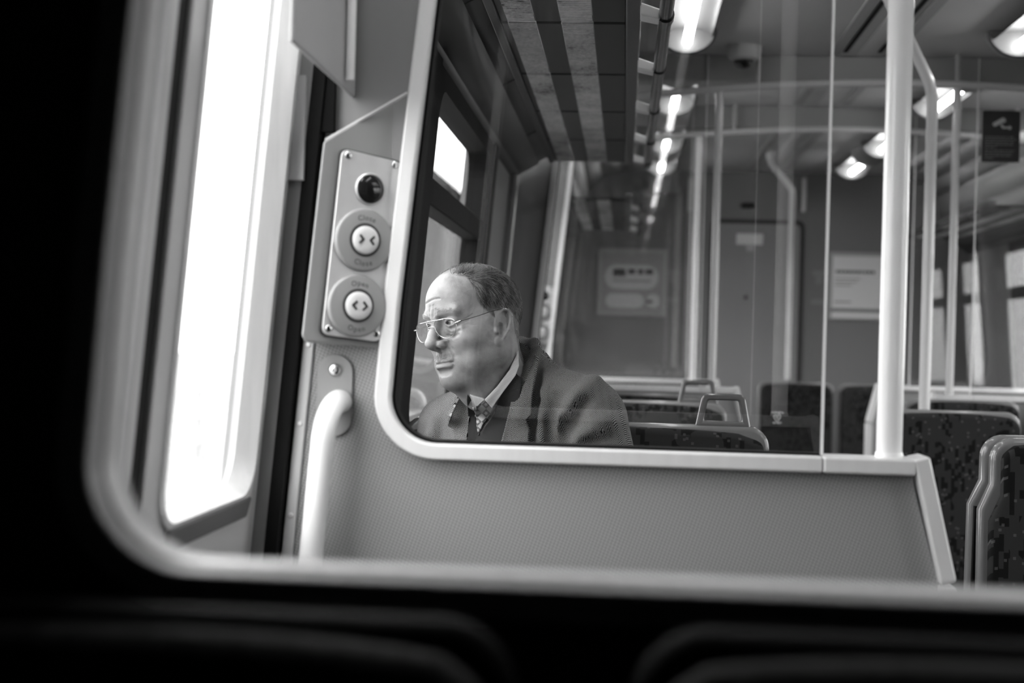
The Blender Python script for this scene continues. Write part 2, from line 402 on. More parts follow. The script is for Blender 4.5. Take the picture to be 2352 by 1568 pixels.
nwin = 0
def window(side, y0, y1, transom=None, z0=-.24, z1=.60):
    global nwin; nwin += 1
    root = bpy.data.objects.new('window_%d' % nwin, None); C.objects.link(root); root['kind'] = 'structure'
    root.location = ((xl(0) if side < 0 else xr(0)), (y0 + y1) / 2, (z0 + z1) / 2); ROOTS.append(root)
    fx = (lambda z, o: xl(z) - o) if side < 0 else (lambda z, o: xr(z) + o)
    mb = MB(); w = .045; r = .07
    # rubber surround with rounded corners
    def rr(ya, yb, za, zb, r):
        p = arc(ya + r, za + r, r, math.pi, 1.5 * math.pi, 5) + arc(yb - r, za + r, r, 1.5 * math.pi, 2 * math.pi, 5) + arc(yb - r, zb - r, r, 0, .5 * math.pi, 5) + arc(ya + r, zb - r, r, .5 * math.pi, math.pi, 5)
        return p
    po = rr(y0 - .004, y1 + .004, z0 - .004, z1 + .004, .02); pi = rr(y0 + w, y1 - w, z0 + w, z1 - w, r); n = len(po)
    vs = []
    for o in (-.012, .05):
        vs += [(fx(z, o), y, z) for y, z in po]; vs += [(fx(z, o), y, z) for y, z in pi]
    fs = []
    for i in range(n):
        j = (i + 1) % n
        fs += [(i, j, n + j, n + i), (2 * n + i, 3 * n + i, 3 * n + j, 2 * n + j), (i, 2 * n + i, 2 * n + j, j), (n + i, n + j, 3 * n + j, 3 * n + i)]
    mb.add(vs, fs); mb.build('frame', 'rubber', root)
    if transom:
        t = MB(); t.hexa([(fx(transom - .03, -.008), y0 + .02, transom - .03), (fx(transom - .03, -.008), y1 - .02, transom - .03), (fx(transom + .03, -.008), y1 - .02, transom + .03), (fx(transom + .03, -.008), y0 + .02, transom + .03)],
                         [(fx(transom - .03, .045), y0 + .02, transom - .03), (fx(transom - .03, .045), y1 - .02, transom - .03), (fx(transom + .03, .045), y1 - .02, transom + .03), (fx(transom + .03, .045), y0 + .02, transom + .03)])
        t.build('transom', 'rubber', root, bevel=.005)
    g = MB(); za, zb = z0 + .02, z1 - .02
    g.add([(fx(za, .03), y0 + .02, za), (fx(za, .03), y1 - .02, za), (fx(zb, .03), y1 - .02, zb), (fx(zb, .03), y0 + .02, zb)], [(0, 1, 2, 3)])
    g.build('pane', 'window_glass', root)
window(-1, *LW[0]); window(-1, *LW[1], transom=.33); window(-1, *LW[2], transom=.33)
window(1, *RW[0], transom=.33); window(1, *RW[1], transom=.33); window(1, *RW[2], transom=.33)

# sliding doors: leaves with rounded window and rubber edge
ndoor = 0
def door(side, y0, y1, xi=-.487):
    global ndoor; ndoor += 1
    root = bpy.data.objects.new('door_%d' % ndoor, None); C.objects.link(root); root['kind'] = 'structure'
    root.location = (xl(-1.2, xi) if side < 0 else 2 * XC - xl(-1.2, xi), (y0 + y1) / 2, ZF); ROOTS.append(root)
    ym = (y0 + y1) / 2
    f = lambda z, o: (xl(z, xi) - o) if side < 0 else (2 * XC - xl(z, xi) + o)
    for a, b in ((y0 + .003, ym - .022), (ym + .022, y1 - .003)):
        wa, wb = a + .058, b - .040
        z0, z1 = ZF + .01, .84; za, zb = -.215, .62; r = .05
        pin = arc(wa + r, za + r, r, math.pi, 1.5 * math.pi, 6) + arc(wb - r, za + r, r, 1.5 * math.pi, 2 * math.pi, 6) + arc(wb - r, zb - r, r, 0, .5 * math.pi, 6) + arc(wa + r, zb - r, r, .5 * math.pi, math.pi, 6)
        n = len(pin); q = n // 4
        cor = [(a, z0), (b, z0), (b, z1), (a, z1)]
        # front & back faces as fan between outline corners and inner loop
        mb = MB(); vs = []
        for o in (0, .035): vs += [(f(z, o), y, z) for y, z in cor] + [(f(z, o), y, z) for y, z in pin]
        K = 4 + n; fs = []
        for k in range(4):
            for i in range(q - 1):
                fs.append((k, 4 + k * q + i, 4 + k * q + i + 1)); fs.append((K + k, K + 4 + k * q + i + 1, K + 4 + k * q + i))
            e = 4 + (k * q + q - 1); s2 = 4 + ((k + 1) % 4) * q; k2 = (k + 1) % 4
            fs.append((k, e, s2, k2)); fs.append((K + k2, K + s2, K + e, K + k))
            fs.append((k, k2, K + k2, K + k))
        for i in range(n):
            j = (i + 1) % n; fs.append((4 + i, K + 4 + i, K + 4 + j, 4 + j))
        mb.add(vs, fs); leaf = mb.build('door_leaf', 'door_leaf', root)
        # window surround and glass
        g = MB(); off = .012
        pin2 = [(y + (off if y < (wa + wb) / 2 else -off), z + (off if z < 0 else -off)) for y, z in pin]
        vs = [(f(z, -.005), y, z) for y, z in [(yy - (off * .6 if yy < (wa + wb) / 2 else -off * .6), zz - (off * .6 if zz < 0 else -off * .6)) for yy, zz in pin]] + [(f(z, -.005), y, z) for y, z in pin] + [(f(z, .022), y, z) for y, z in pin2]
        fs = []
        for i in range(n):
            j = (i + 1) % n; fs += [(i, j, n + j, n + i), (n + i, n + j, 2 * n + j, 2 * n + i)]
        g.add(vs, fs); g.build('window_surround', 'alu_matt', leaf, smooth=True)
        k = MB(); k.hexa([(f(za - .030, -.001), wa + .035, za - .030), (f(za - .030, -.001), wb - .03, za - .030), (f(za - .004, -.001), wb - .012, za - .004), (f(za - .004, -.001), wa + .02, za - .004)],
                         [(f(za - .030, -.008), wa + .035, za - .030), (f(za - .030, -.008), wb - .03, za - .030), (f(za - .004, -.008), wb - .012, za - .004), (f(za - .004, -.008), wa + .02, za - .004)])
        k.build('sill_gasket', 'door_leaf_dark', leaf, bevel=.003)
        p = MB(); p.add([(f(z, .024), y, z) for y, z in pin], [tuple(range(n))]); p.build('pane', 'window_glass', leaf)
    sb = MB(); sb.hexa([(f(ZF, .004), ym - .022, ZF + .01), (f(ZF, .004), ym + .022, ZF + .01), (f(.84, .004), ym + .022, .84), (f(.84, .004), ym - .022, .84)],
                      [(f(ZF, .03), ym - .022, ZF + .01), (f(ZF, .03), ym + .022, ZF + .01), (f(.84, .03), ym + .022, .84), (f(.84, .03), ym - .022, .84)])
    sb.build('rubber_seal', 'rubber', root)
door(-1, .93, 1.945); door(1, .93, 1.945); door(-1, Y_C + .06, Y_D - .06); door(1, Y_C + .06, Y_D - .06)

# dark door-post recess beside each screen
tr = 0
def post(y0, y1, side=-1, m='rubber'):
    global tr; tr += 1
    mb = MB()
    x = (lambda z: (xl(z, -.50), xl(z, -.452))) if side < 0 else (lambda z: (2 * XC - xl(z, -.50), 2 * XC - xl(z, -.452)))
    a = [(x(ZF)[0], y0, ZF), (x(ZF)[1], y0, ZF), (x(ZC)[1], y0, ZC), (x(ZC)[0], y0, ZC)]
    mb.hexa(a, [(p[0], y1, p[2]) for p in a]); mb.build('trim_%d' % tr, m, kind='structure')
post(1.946, 2.0); post(5.06, 5.19, m='mid_grey'); post(6.24, 6.36); post(4.30, 4.42); post(2.88, 3.04); post(6.24, 6.36, 1)

# header cover above the near left doors, with a grey edge and the dark gap below it
xh = -.385
hc = MB(); hc.box(xh - .007, xh, 1.60, 1.968, .335, ZC - .01)
h_ = hc.build('pillar_cover', 'wall_light', bevel=.004); tag(h_, 'pale cover panel above the door control box, beside the left door', 'panel')
n_ = MB(); n_.box(xh + .0005, xh + .002, 1.64, 1.90, .47, .60); nt = n_.build('door_notice', 'mid_grey'); tag(nt, 'dark notice strip with pale scribbled marks on the cover panel above the control box', 'sign')
for i in range(7):
    y = 1.66 + i * .032; q = MB(); q.hexa([(xh + .0021, y, .49), (xh + .0021, y + .008, .49), (xh + .0021, y + .022 - .004 * (i % 3), .575), (xh + .0021, y + .014 - .004 * (i % 3), .575)], [(xh + .003, y, .49), (xh + .003, y + .008, .49), (xh + .003, y + .022 - .004 * (i % 3), .575), (xh + .003, y + .014 - .004 * (i % 3), .575)])
    q.build('pen_stroke', 'light_grey', nt)
q = MB(); q.tube([(xh + .008, 1.885, .345), (xh + .008, 1.885, ZC - .02)], .006, 12); o = q.build('cable_tube', 'pole_white', smooth=True); tag(o, 'thin white upright tube on the cover panel above the control box', 'tube')

q = MB(); q.box(-.446, -.412, 1.952, 1.966, .285, .415); q.build('trim_%d' % (tr + 10), 'black', kind='structure')  # black block added as the dark of the gap below the cover
q = MB(); q.box(-.486, -.449, 1.936, 1.945, .215, .36); q.build('trim_%d' % (tr + 11), 'wall_light', kind='structure'); tr += 12  # light plate added in place of a window reflection on the post

# roof coves and upper panels either side of the saloon
def cove(name, side, y0, y1, m, pts):
    mb = MB(); k = len(pts); X = (lambda x: x) if side < 0 else (lambda x: 2 * XC - x)
    for i in range(k - 1):
        (xa, za), (xb, zb) = pts[i], pts[i + 1]
        mb.add([(X(xa), y0, za), (X(xb), y0, zb), (X(xb), y1, zb), (X(xa), y1, za)], [(0, 1, 2, 3)])
    o = mb.build(name, m, kind='structure', smooth=True)
    so = o.modifiers.new('t', 'SOLIDIFY'); so.thickness = .008; so.offset = -1 if side < 0 else 1
    return o
PTS = [(-.428, .60), (-.40, .615), (-.33, .655), (-.262, .69)]
UPP = [(-.262, .69), (-.262, .80), (-.24, .93), (-.17, 1.01), (-.05, 1.045), (.05, 1.058)]
for (a, b) in ((2.03, 5.16), (6.36, Y_END)):
    cove('trim_%d' % (tr + 2), -1, a, b, 'cove', PTS); cove('trim_%d' % (tr + 3), -1, a, b, 'wall_light', UPP)
    cove('trim_%d' % (tr + 4), 1, a, b, 'cove', PTS); cove('trim_%d' % (tr + 5), 1, a, b, 'wall_light', UPP); tr += 5
# panel joints on the lower cove: thin dark strips
for y in (2.75, 3.62, 4.5):
    tr += 1; mb = MB()
    for (xa, za), (xb, zb) in zip(PTS[:-1], PTS[1:]):
        mb.hexa([(xa, y, za - .001), (xa, y + .006, za - .001), (xb, y + .006, zb - .001), (xb, y, zb - .001)], [(xa, y, za - .003), (xa, y + .006, za - .003), (xb, y + .006, zb - .003), (xb, y, zb - .003)])
    mb.build('trim_%d' % (tr + 1), 'seam', kind='structure')
tr += 2
# transverse headers above the far vestibule screens
for y in (Y_C, Y_D):
    mb = MB(); mb.box(-.42, 2.02, y + .0, y + .10, .965, ZC); mb.build('trim_%d' % tr, 'header_panel', kind='structure', bevel=.004); tr += 1
# ceiling grille strips down the middle
for x in (.70, .80, .90):
    mb = MB(); mb.box(x, x + .035, 2.1, 5.15, ZC - .008, ZC + .002); mb.box(x, x + .035, 5.35, 6.2, ZC - .008, ZC + .002); mb.box(x, x + .035, 6.45, 8.5, ZC - .008, ZC + .002)
    mb.build('trim_%d' % tr, 'header_panel' if x != .80 else 'ceiling_panel', kind='structure'); tr += 1
for x in (.745, .865):
    mb = MB(); mb.box(x, x + .014, 2.1, 5.12, ZC - .004, ZC + .002); mb.build('trim_%d' % tr, 'black', kind='structure'); tr += 1

# ------------------------------------------------------------------ draught screens
def screen(y, side, near=False, label='', cat='partition', panel='laminate', strip=True, group=None, rot=0.0, lean=.094):
    """side -1: against the left wall, +1: mirrored to the right wall"""
    X = (lambda x: x) if side < 0 else (lambda x: 1.51 - x)
    root = thing('draught_screen', label, cat, (X(0), y, ZF), group)
    fo = lambda z: -.341 + (lean if z > 0 else LEAN) * z            # outer line of the window frame
    zt = ZC - .002; R = .088; W = .0225
    zs0, zs1 = -.167, -.1455
    # outline below / left of the frame (outer path of the frame)
    cx_, cz_ = fo(-.08) + R + .002, zs0 + R
    cor = [(x, z) for x, z in arc(cx_, cz_, R, math.pi + .03, 1.5 * math.pi, 12)]
    outer = [(fo(zt), zt)] + [(fo(z), z) for z in (.7, .35, .05)] + cor + [(.0, zs0), (.392, zs0)]
    end = [(.392, zs0), (.432, -.312), (.432, ZF + .003)]
    dpt = .03
    def P(p, yy): return (X(p[0]), yy, p[1])
    pan = MB(); wx = -.449 if side < 0 else -.535
    poly = outer + end[1:] + [(xl(ZF + .003, wx), ZF + .003), (xl(zt, wx), zt)]
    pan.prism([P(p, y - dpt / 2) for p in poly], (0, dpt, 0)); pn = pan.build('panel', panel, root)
    # window frame: constant width band swept inside the outline
    def band(path, w, inward):
        k = len(path); pts = [np.array(p) for p in path]; out = []
        for i in range(k):
            a = pts[max(i - 1, 0)]; b = pts[min(i + 1, k - 1)]
            if 0 < i < k - 1:
                t1 = pts[i] - a; t2 = b - pts[i]; t1 /= np.linalg.norm(t1); t2 /= np.linalg.norm(t2); n1 = np.array([-t1[1], t1[0]]); n2 = np.array([-t2[1], t2[0]])
                nv = n1 + n2; nv /= np.dot(nv, n1)
            else:
                t = b - a; t /= np.linalg.norm(t); nv = np.array([-t[1], t[0]])
            out.append(pts[i] + nv * w * inward)
        return out
    def sweep(name, path, w, inward, y0, y1, m='aluminium' if not near else 'aluminium_shaded', bev=.004):
        inn = band(path, w, inward); k = len(path); mb = MB()
        vs = [P(p, y0) for p in path] + [P(p, y0) for p in inn] + [P(p, y1) for p in path] + [P(p, y1) for p in inn]; fs = []
        for i in range(k - 1):
            fs += [(i, i + 1, k + i + 1, k + i), (2 * k + i, 3 * k + i, 3 * k + i + 1, 2 * k + i + 1), (i, 2 * k + i, 2 * k + i + 1, i + 1), (k + i, k + i + 1, 3 * k + i + 1, 3 * k + i)]
        fs += [(0, k, 3 * k, 2 * k), (k - 1, 3 * k - 1, 4 * k - 1, 2 * k - 1)]
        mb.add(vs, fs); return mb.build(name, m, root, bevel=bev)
    sweep('window_frame', outer[:-1] + [(.272, zs0)], W, 1, y - .034, y + .034)
    sweep('sill_end', [(.272, zs0), (.396, zs0), (.412, zs0 - .0)][:2], W, 1, y - .034, y + .034)
    sweep('end_trim', [(.392, zs0 + W), (.432, -.312)], .022, 1, y - .034, y + .034)
    sweep('end_trim', [(.432, -.3135), (.432, ZF + .004)], .022, 1, y - .034, y + .034)
    # black glazing rubber inside the frame
    inn = band(outer, W, 1)
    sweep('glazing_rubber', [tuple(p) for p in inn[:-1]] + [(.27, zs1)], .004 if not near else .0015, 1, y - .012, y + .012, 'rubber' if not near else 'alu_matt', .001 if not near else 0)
    # glass pane
    g = MB(); gp_ = [tuple(p) for p in band(outer, W - .004, 1)][:-1]; gp_ = [p for p in gp_ if p[0] < .27] + [(.272, zs1 - .004), (.272, zt)]
    g.prism([P(p, y - .004) for p in gp_], (0, .008, 0)); gl = g.build('glass_pane', 'glass', root)
    e = MB(); e.box(min(X(.272), X(.2755)), max(X(.272), X(.2755)), y - .005, y + .005, zs1, zt); e.build('glass_edge', 'pole_white', gl, label='bright polished edge of the pane')
    if strip and not near:
        up = MB(); up.prism([P(p, y - .0165) for p in [(xl(.10, -.4475), .10), (fo(.10) + .001, .10), (fo(zt) + .001, zt), (xl(zt, -.4475), zt)]], (0, .002, 0)); up.build('upper_panel', 'wall_grey', root, label='plain grey upper facing panel')
    if strip:
        st = MB(); a = [(xl(z, -.449) - .0, z) for z in (ZF + .003, .005)]; 
        st.hexa([P((a[0][0], a[0][1]), y - .021), P((a[0][0] + .016, a[0][1]), y - .021), P((a[1][0] + .016, a[1][1]), y - .021), P((a[1][0], a[1][1]), y - .021)],
                [P((a[0][0], a[0][1]), y + .0), P((a[0][0] + .016, a[0][1]), y + .0), P((a[1][0] + .016, a[1][1]), y + .0), P((a[1][0], a[1][1]), y + .0)])
        s_ = st.build('edge_strip', 'alu_matt', root, bevel=.002)
        for z in (-.012, -.123, -.252, -.4, -.6, -.8):
            q = MB(); q.lathe((X(xl(z, -.449) + .008), y - .0205, z), (0, -1, 0), [(.0042, 0), (.0042, .001), (.003, .0022), (.0001, .0024)], 14); q.build('screw', 'steel_plate', s_, smooth=True)
    if rot:
        root.rotation_euler[2] = rot
    return root
scr1 = screen(Y_B, -1, label='laminate partition with aluminium-framed window in front of the seated man')
scrN = screen(Y_A, -1, near=True, label='nearest partition, out of focus, dark toward the viewer with a pale blurred frame', panel='shaded_back', strip=False, lean=.080)
scrC = screen(Y_C, -1, label='left partition on the near side of the far doorway', strip=False)
scrD = screen(Y_D, -1, label='left partition on the far side of the far doorway, control plate on it', strip=True)
scrE = screen(Y_C, 1, label='right partition near the far doorway with black camera notice on its glass', strip=False)
scrF = screen(Y_D, 1, label='right partition on the far side of the far doorway', strip=False)

# etched safety mark on the glass of the focus screen
em = MB(); o_ = at(1785, 948, Y_B - .0046); ex, ez = (1, 0, 0), (0, 0, 1)
text_flat(em, 'solaglas', at(1786, 949, Y_B - .0046), ex, ez, .0052)
text_flat(em, 'BS 857', at(1785, 973, Y_B - .0046), ex, ez, .0040)
ht = []
for t in np.linspace(0, 1, 13): ht.append(None)
hc_ = at(1785, 960, Y_B - .0050)
pts = [(0, -.0062), (-.0046, .0015), (-.0044, .0038), (-.0024, .0048), (0, .0030), (.0024, .0048), (.0044, .0038), (.0046, .0015)]
em.tube([(hc_[0] + x, hc_[1], hc_[2] + z) for x, z in pts], .0004, 5, closed=True)
em.tube([(hc_[0] + x, hc_[1], hc_[2] + z) for x, z in [(-.002, .002), (.001, -.001), (-.0005, -.003)]], .0003, 5)
em.tube([(hc_[0] + x, hc_[1], hc_[2] + z) for x, z in [(-.0005, .002), (.002, .001)]], .0003, 5)
e_ = em.build('etched_mark', 'white_plastic', [c for c in scr1.children if c.name.startswith('glass_pane')][0])

# ------------------------------------------------------------------ door control box
def control_box(y, label, with_text=True):
    dy = y - Y_B
    p0 = at(800, 560, 1.928); phi = math.radians(35); n = np.array([math.sin(phi), -math.cos(phi), 0.0])
    ex = np.array([math.cos(phi), math.sin(phi), 0.0]); ey = np.cross(ex, n) * -1
    ey = np.array([0, 0, 1.0]); lean = LEAN
    root = thing('door_control_box', label, 'control panel', (p0[0], Y_B - .02, -.05))
    def pp(u, v, off=0): return onplane(u, v, p0, n) + n * off
    mb = MB()
    poly = [(744, 322), (905, 226), (935, 240), (887, 800), (706, 787), (693, 774)]
    fr = [pp(u, v, -.004) for u, v in poly]
    bk = [np.array([q[0], max(q[1] + .012, Y_B - .0155), q[2]]) for q in fr]
    k = len(fr)
    mb.add(fr + bk, [tuple(range(k))[::-1], tuple(range(k, 2 * k))] + [(i, (i + 1) % k, k + (i + 1) % k, k + i) for i in range(k)])
    mb.build('housing', 'light_grey_box', root, bevel=.007, segs=3)
    # brushed plate with rounded corners
    c4 = [np.array(pp(u, v)) for u, v in ((783, 341), (922, 374), (871, 786), (736, 768))]
    tl, tr_, br, bl = c4; pts = []
    r = .012
    for cpt, pv, nx in ((tl, bl, tr_), (tr_, tl, br), (br, tr_, bl), (bl, br, tl)):
        d1 = (pv - cpt); d1 /= np.linalg.norm(d1); d2 = nx - cpt; d2 /= np.linalg.norm(d2)
        a = cpt + d1 * r; b = cpt + d2 * r
        for t in np.linspace(0, 1, 6): pts.append((1 - t) ** 2 * a + 2 * t * (1 - t) * cpt + t * t * b)
    gz = MB(); cen = sum(c4) / 4
    gz.prism([cen + (p - cen) * np.array([1.04, 1.04, 1.012]) - n * .004 for p in pts], n * .0062); gz.build('gasket', 'seam', root)
    pl = MB(); pl.prism([p - n * .001 for p in pts], n * .006); plate = pl.build('face_plate', 'steel_plate', root, bevel=.0015)
    up = np.array([lean, 0, 1.0]); up = up - n * np.dot(up, n); up /= np.linalg.norm(up); rt = np.cross(up, n); rt = rt if rt[0] > 0 else -rt
    for u, v in ((797, 357), (905, 379), (752, 754), (862, 766)):
        q = MB(); c = pp(u, v, .005); q.lathe(c, n, [(.0052, 0), (.0052, .0008), (.0038, .0022), (.0018, .0024), (.0016, .0012), (.0001, .0012)], 16); q.build('screw', 'chrome', plate, smooth=True)
    c = pp(846, 435, .005); q = MB(); q.lathe(c, n, [(.0225, 0), (.0225, .0015), (.0205, .003), (.0200, .0015)], 36); q.build('lens_rim', 'steel_plate', plate, smooth=True)
    q = MB(); q.lathe(c, n, [(.020, 0), (.0195, .003), (.015, .0062), (.008, .0082), (.0001, .009)], 36); q.build('indicator_lens', 'black_gloss', plate, smooth=True, label='black domed glossy lens')
    for (u, v), word, sym in (((831, 552), 'Close', 'in'), ((815, 702), 'Open', 'out')):
        c = pp(u, v, .005)
        q = MB(); q.lathe(c, n, [(.0435, 0), (.0435, .003), (.042, .0055), (.040, .0062), (.0265, .0062), (.0255, .0064), (.0232, .0064)], 48)
        ring = q.build('button_surround', 'ring_grey', plate, smooth=True, label='grey plastic ring lettered %s above and below' % word)
        q = MB(); 
        q.lathe(c, n, [(.0232, .0060), (.0232, .0068), (.0200, .0068), (.0195, .004)], 36); q.build('button_collar', 'seam', plate, smooth=True)
        q = MB(); q.lathe(c, n, [(.0192, .004), (.0188, .0105), (.017, .0118), (.010, .0122), (.0001, .0123)], 36); bt = q.build('push_button', 'button_white', plate, smooth=True)
        q = MB(); s = .0052
        for sx in (-1, 1):
            tip = (-sx if sym == 'in' else sx)
            cxx = sx * .0078
            line = [(cxx - tip * s * .5, s), (cxx + tip * s * .5, 0), (cxx - tip * s * .5, -s)]
            L3 = [c + rt * a + up * b + n * .0125 for a, b in line]
            for A_, B_ in ((L3[0], L3[1]), (L3[1], L3[2])):
                t = (B_ - A_); t /= np.linalg.norm(t); w = np.cross(t, n) * .0016
                q.prism([A_ - w - t * .0008, A_ + w - t * .0008, B_ + w + t * .0008, B_ - w + t * .0008], n * .0004)
        q.build('arrow_symbol', 'print_dark', plate)
        if with_text:
            q = MB(); text_arc(q, word, c + n * .0058, rt, up, .0305, math.pi / 2, .0105); q.build('lettering', 'print_dark', plate)
            q = MB(); text_arc(q, word, c + n * .0058, rt, up, .0325, -math.pi / 2, .0105, flip=True); q.build('lettering', 'print_dark', plate)
    if abs(dy) > .01:
        root.location.y += dy
    return root
mat('light_grey_box', .30, .35, 0, .5, 0, .3); mat('button_white', .72, .25)
cb1 = control_box(Y_B, 'door control box with Open and Close buttons left of the framed window')
cb2 = dup(cb1, (0, Y_D - Y_B, 0), 'small blurred door control plate beside the white frame of the far partition')
# sloping moulding above the control box
mo = MB(); A_ = at(748, 322, 1.93); B_ = at(936, 214, 1.955)
mo.tube([A_, B_], .0025, 8); q = mo.build('trim_%d' % tr, 'light_grey', kind='structure', smooth=True); tr += 1

# ------------------------------------------------------------------ grab handle on its plate
def handle_bar():
    root = thing('door_grab_handle', 'curved white grab handle on a round-ended plate below the control box', 'handle', at(770, 900, Y_B - .02))
    yb = Y_B - .016
    c = [at(768, 812 + 42, yb), at(771, 960, yb)]
    pts = []
    top = at(771, 855, yb); bot = at(767, 962, yb); hw = .0255
    up = (top - bot); L_ = np.linalg.norm(up); up /= L_; rt = np.array([up[2], 0, -up[0]])
    for t in np.linspace(0, math.pi, 15): pts.append(top + rt * hw * math.cos(t) + up * hw * math.sin(t))
    for t in np.linspace(math.pi, 2 * math.pi, 15): pts.append(bot + rt * hw * math.cos(t) + up * hw * .95 * math.sin(t))
    mb = MB(); mb.prism([p for p in pts], (0, -.004, 0)); pl = mb.build('mounting_plate', 'ring_grey', root, bevel=.0015)
    q = MB(); q.lathe(at(770, 849, yb - .004), (0, -1, 0), [(.0095, 0), (.0095, .002), (.007, .005), (.003, .0056), (.003, .003), (.0001, .003)], 24); q.build('bolt', 'chrome', pl, smooth=True)
    A = at(783, 922, yb - .002); path = [A, A + np.array([0, -.018, .002]), A + np.array([-.003, -.036, -.003]), A + np.array([-.008, -.049, -.018]), A + np.array([-.0115, -.056, -.040])]
    d = np.array([LEAN, 0, 1.0]); e = path[-1]
    for s in (.03, .07, .14, .24, .36, .5, .62): path.append(e - d * s)
    e2 = path[-1]; path += [e2 + np.array([.001, .006, -.02]), e2 + np.array([.001, .025, -.035]), e2 + np.array([.001, .054, -.04])]
    # smooth by subdivision
    P = [np.array(p) for p in path]
    for _ in range(2):
        Q = [P[0]]
        for i in range(len(P) - 1): Q += [P[i] * .75 + P[i + 1] * .25, P[i] * .25 + P[i + 1] * .75]
        Q.append(P[-1]); P = Q
    t = MB(); t.tube(P, .0163, 20); t.build('grip_tube', 'pole_white', root, smooth=True)
    return root
handle_bar()

# ------------------------------------------------------------------ grab poles and arched rails
def pole(x, y, z0, z1, r, label, m='pole_white', group=None, name='grab_pole'):
    root = thing(name, label, 'pole', (x, y, z0), group)
    t = MB(); t.tube([(x, y, z0), (x, y, z1)], r, 24); t.build('tube', m, root, smooth=True)
    for z, s in ((z0, 1), (z1, -1)):
        q = MB(); q.lathe((x, y, z), (0, 0, s), [(r + .0015, 0), (r + .0015, .006), (r + .0005, .008)], 24); q.build('flange', m, root, smooth=True)
    return root
px_ = at(2042, 1040, Y_B)[0]
pole(px_, Y_B, -.1455, ZC, .0175, 'thick white grab pole rising from the end of the near partition sill')
pole(.335, Y_A, -.1455, ZC, .0175, 'grab pole on the nearest partition beside the viewer, outside the frame at right')
def archz(x): return .955 - .045 * ((x - .95) / .8) ** 2
for y, tag_, xs in ((Y_C - .055, 'nearer', (.315, 1.150)), (Y_D - .055, 'farther', (.30, 1.14))):
    root = thing('arched_rail', 'arched ceiling rail across the far doorway, the %s of the two' % tag_, 'rail', (XC, y, .95))
    t = MB(); t.tube([(x, y, archz(x)) for x in np.linspace(-.3, 1.9, 30)], .0135, 14); t.build('tube', 'pole_grey', root, smooth=True)
    for x in (-.05, .45, 1.15, 1.65):
        q = MB(); q.tube([(x, y, archz(x)), (x, y + .0, ZC)], .009, 10); q.build('hanger', 'light_grey', root, smooth=True)
    for i, x in enumerate(xs):
        pole(x, y if i == 0 else y, -.145, archz(x) - .012, .0135 if y < 6 else .016, '%s grab pole of the far doorway, joining the %s arched rail' % (('left', 'right')[i], tag_), 'pole_grey' if (y < 6) else 'pole_white')
def bent_pole(x, y, zb, zt, dx, label, lo=None):
    root = thing('seat_grab_pole', label, 'pole', (x, y, zb))
    pts = [(x, y, zb), (x, y, zt - .33), (x, y, zt - .22), (x - .01, y, zt - .19), (x - dx * .8, y, zt - .09), (x - dx, y, zt - .05), (x - dx, y, zt)]
    if lo: pts = [(x, y, zb), (x, y, lo - .1), (x, y, lo), (x - .03, y, lo + .07), (x - dx + .02, y, zt - .04), (x - dx, y, zt)]
    P = [np.array(p) for p in pts]
    for _ in range(2):
        Q = [P[0]]
        for i in range(len(P) - 1): Q += [P[i] * .75 + P[i + 1] * .25, P[i] * .25 + P[i + 1] * .75]
        Q.append(P[-1]); P = Q
    t = MB(); t.tube(P, .0165, 18); t.build('tube', 'pole_grey', root, smooth=True)
    q = MB(); q.lathe((x - dx, y, zt), (0, 0, -1), [(.028, 0), (.028, .006), (.018, .02)], 20); q.build('flange', 'pole_grey', root, smooth=True)
    return root
bent_pole(.873, 4.22, -.165, ZC, .15, 'grey pole with bent top rising from the right-hand seat in front of far doorway', .76)
bent_pole(.878, 7.75, -.165, ZC - .0, .125, 'grey pole with bent top in front of the end door')

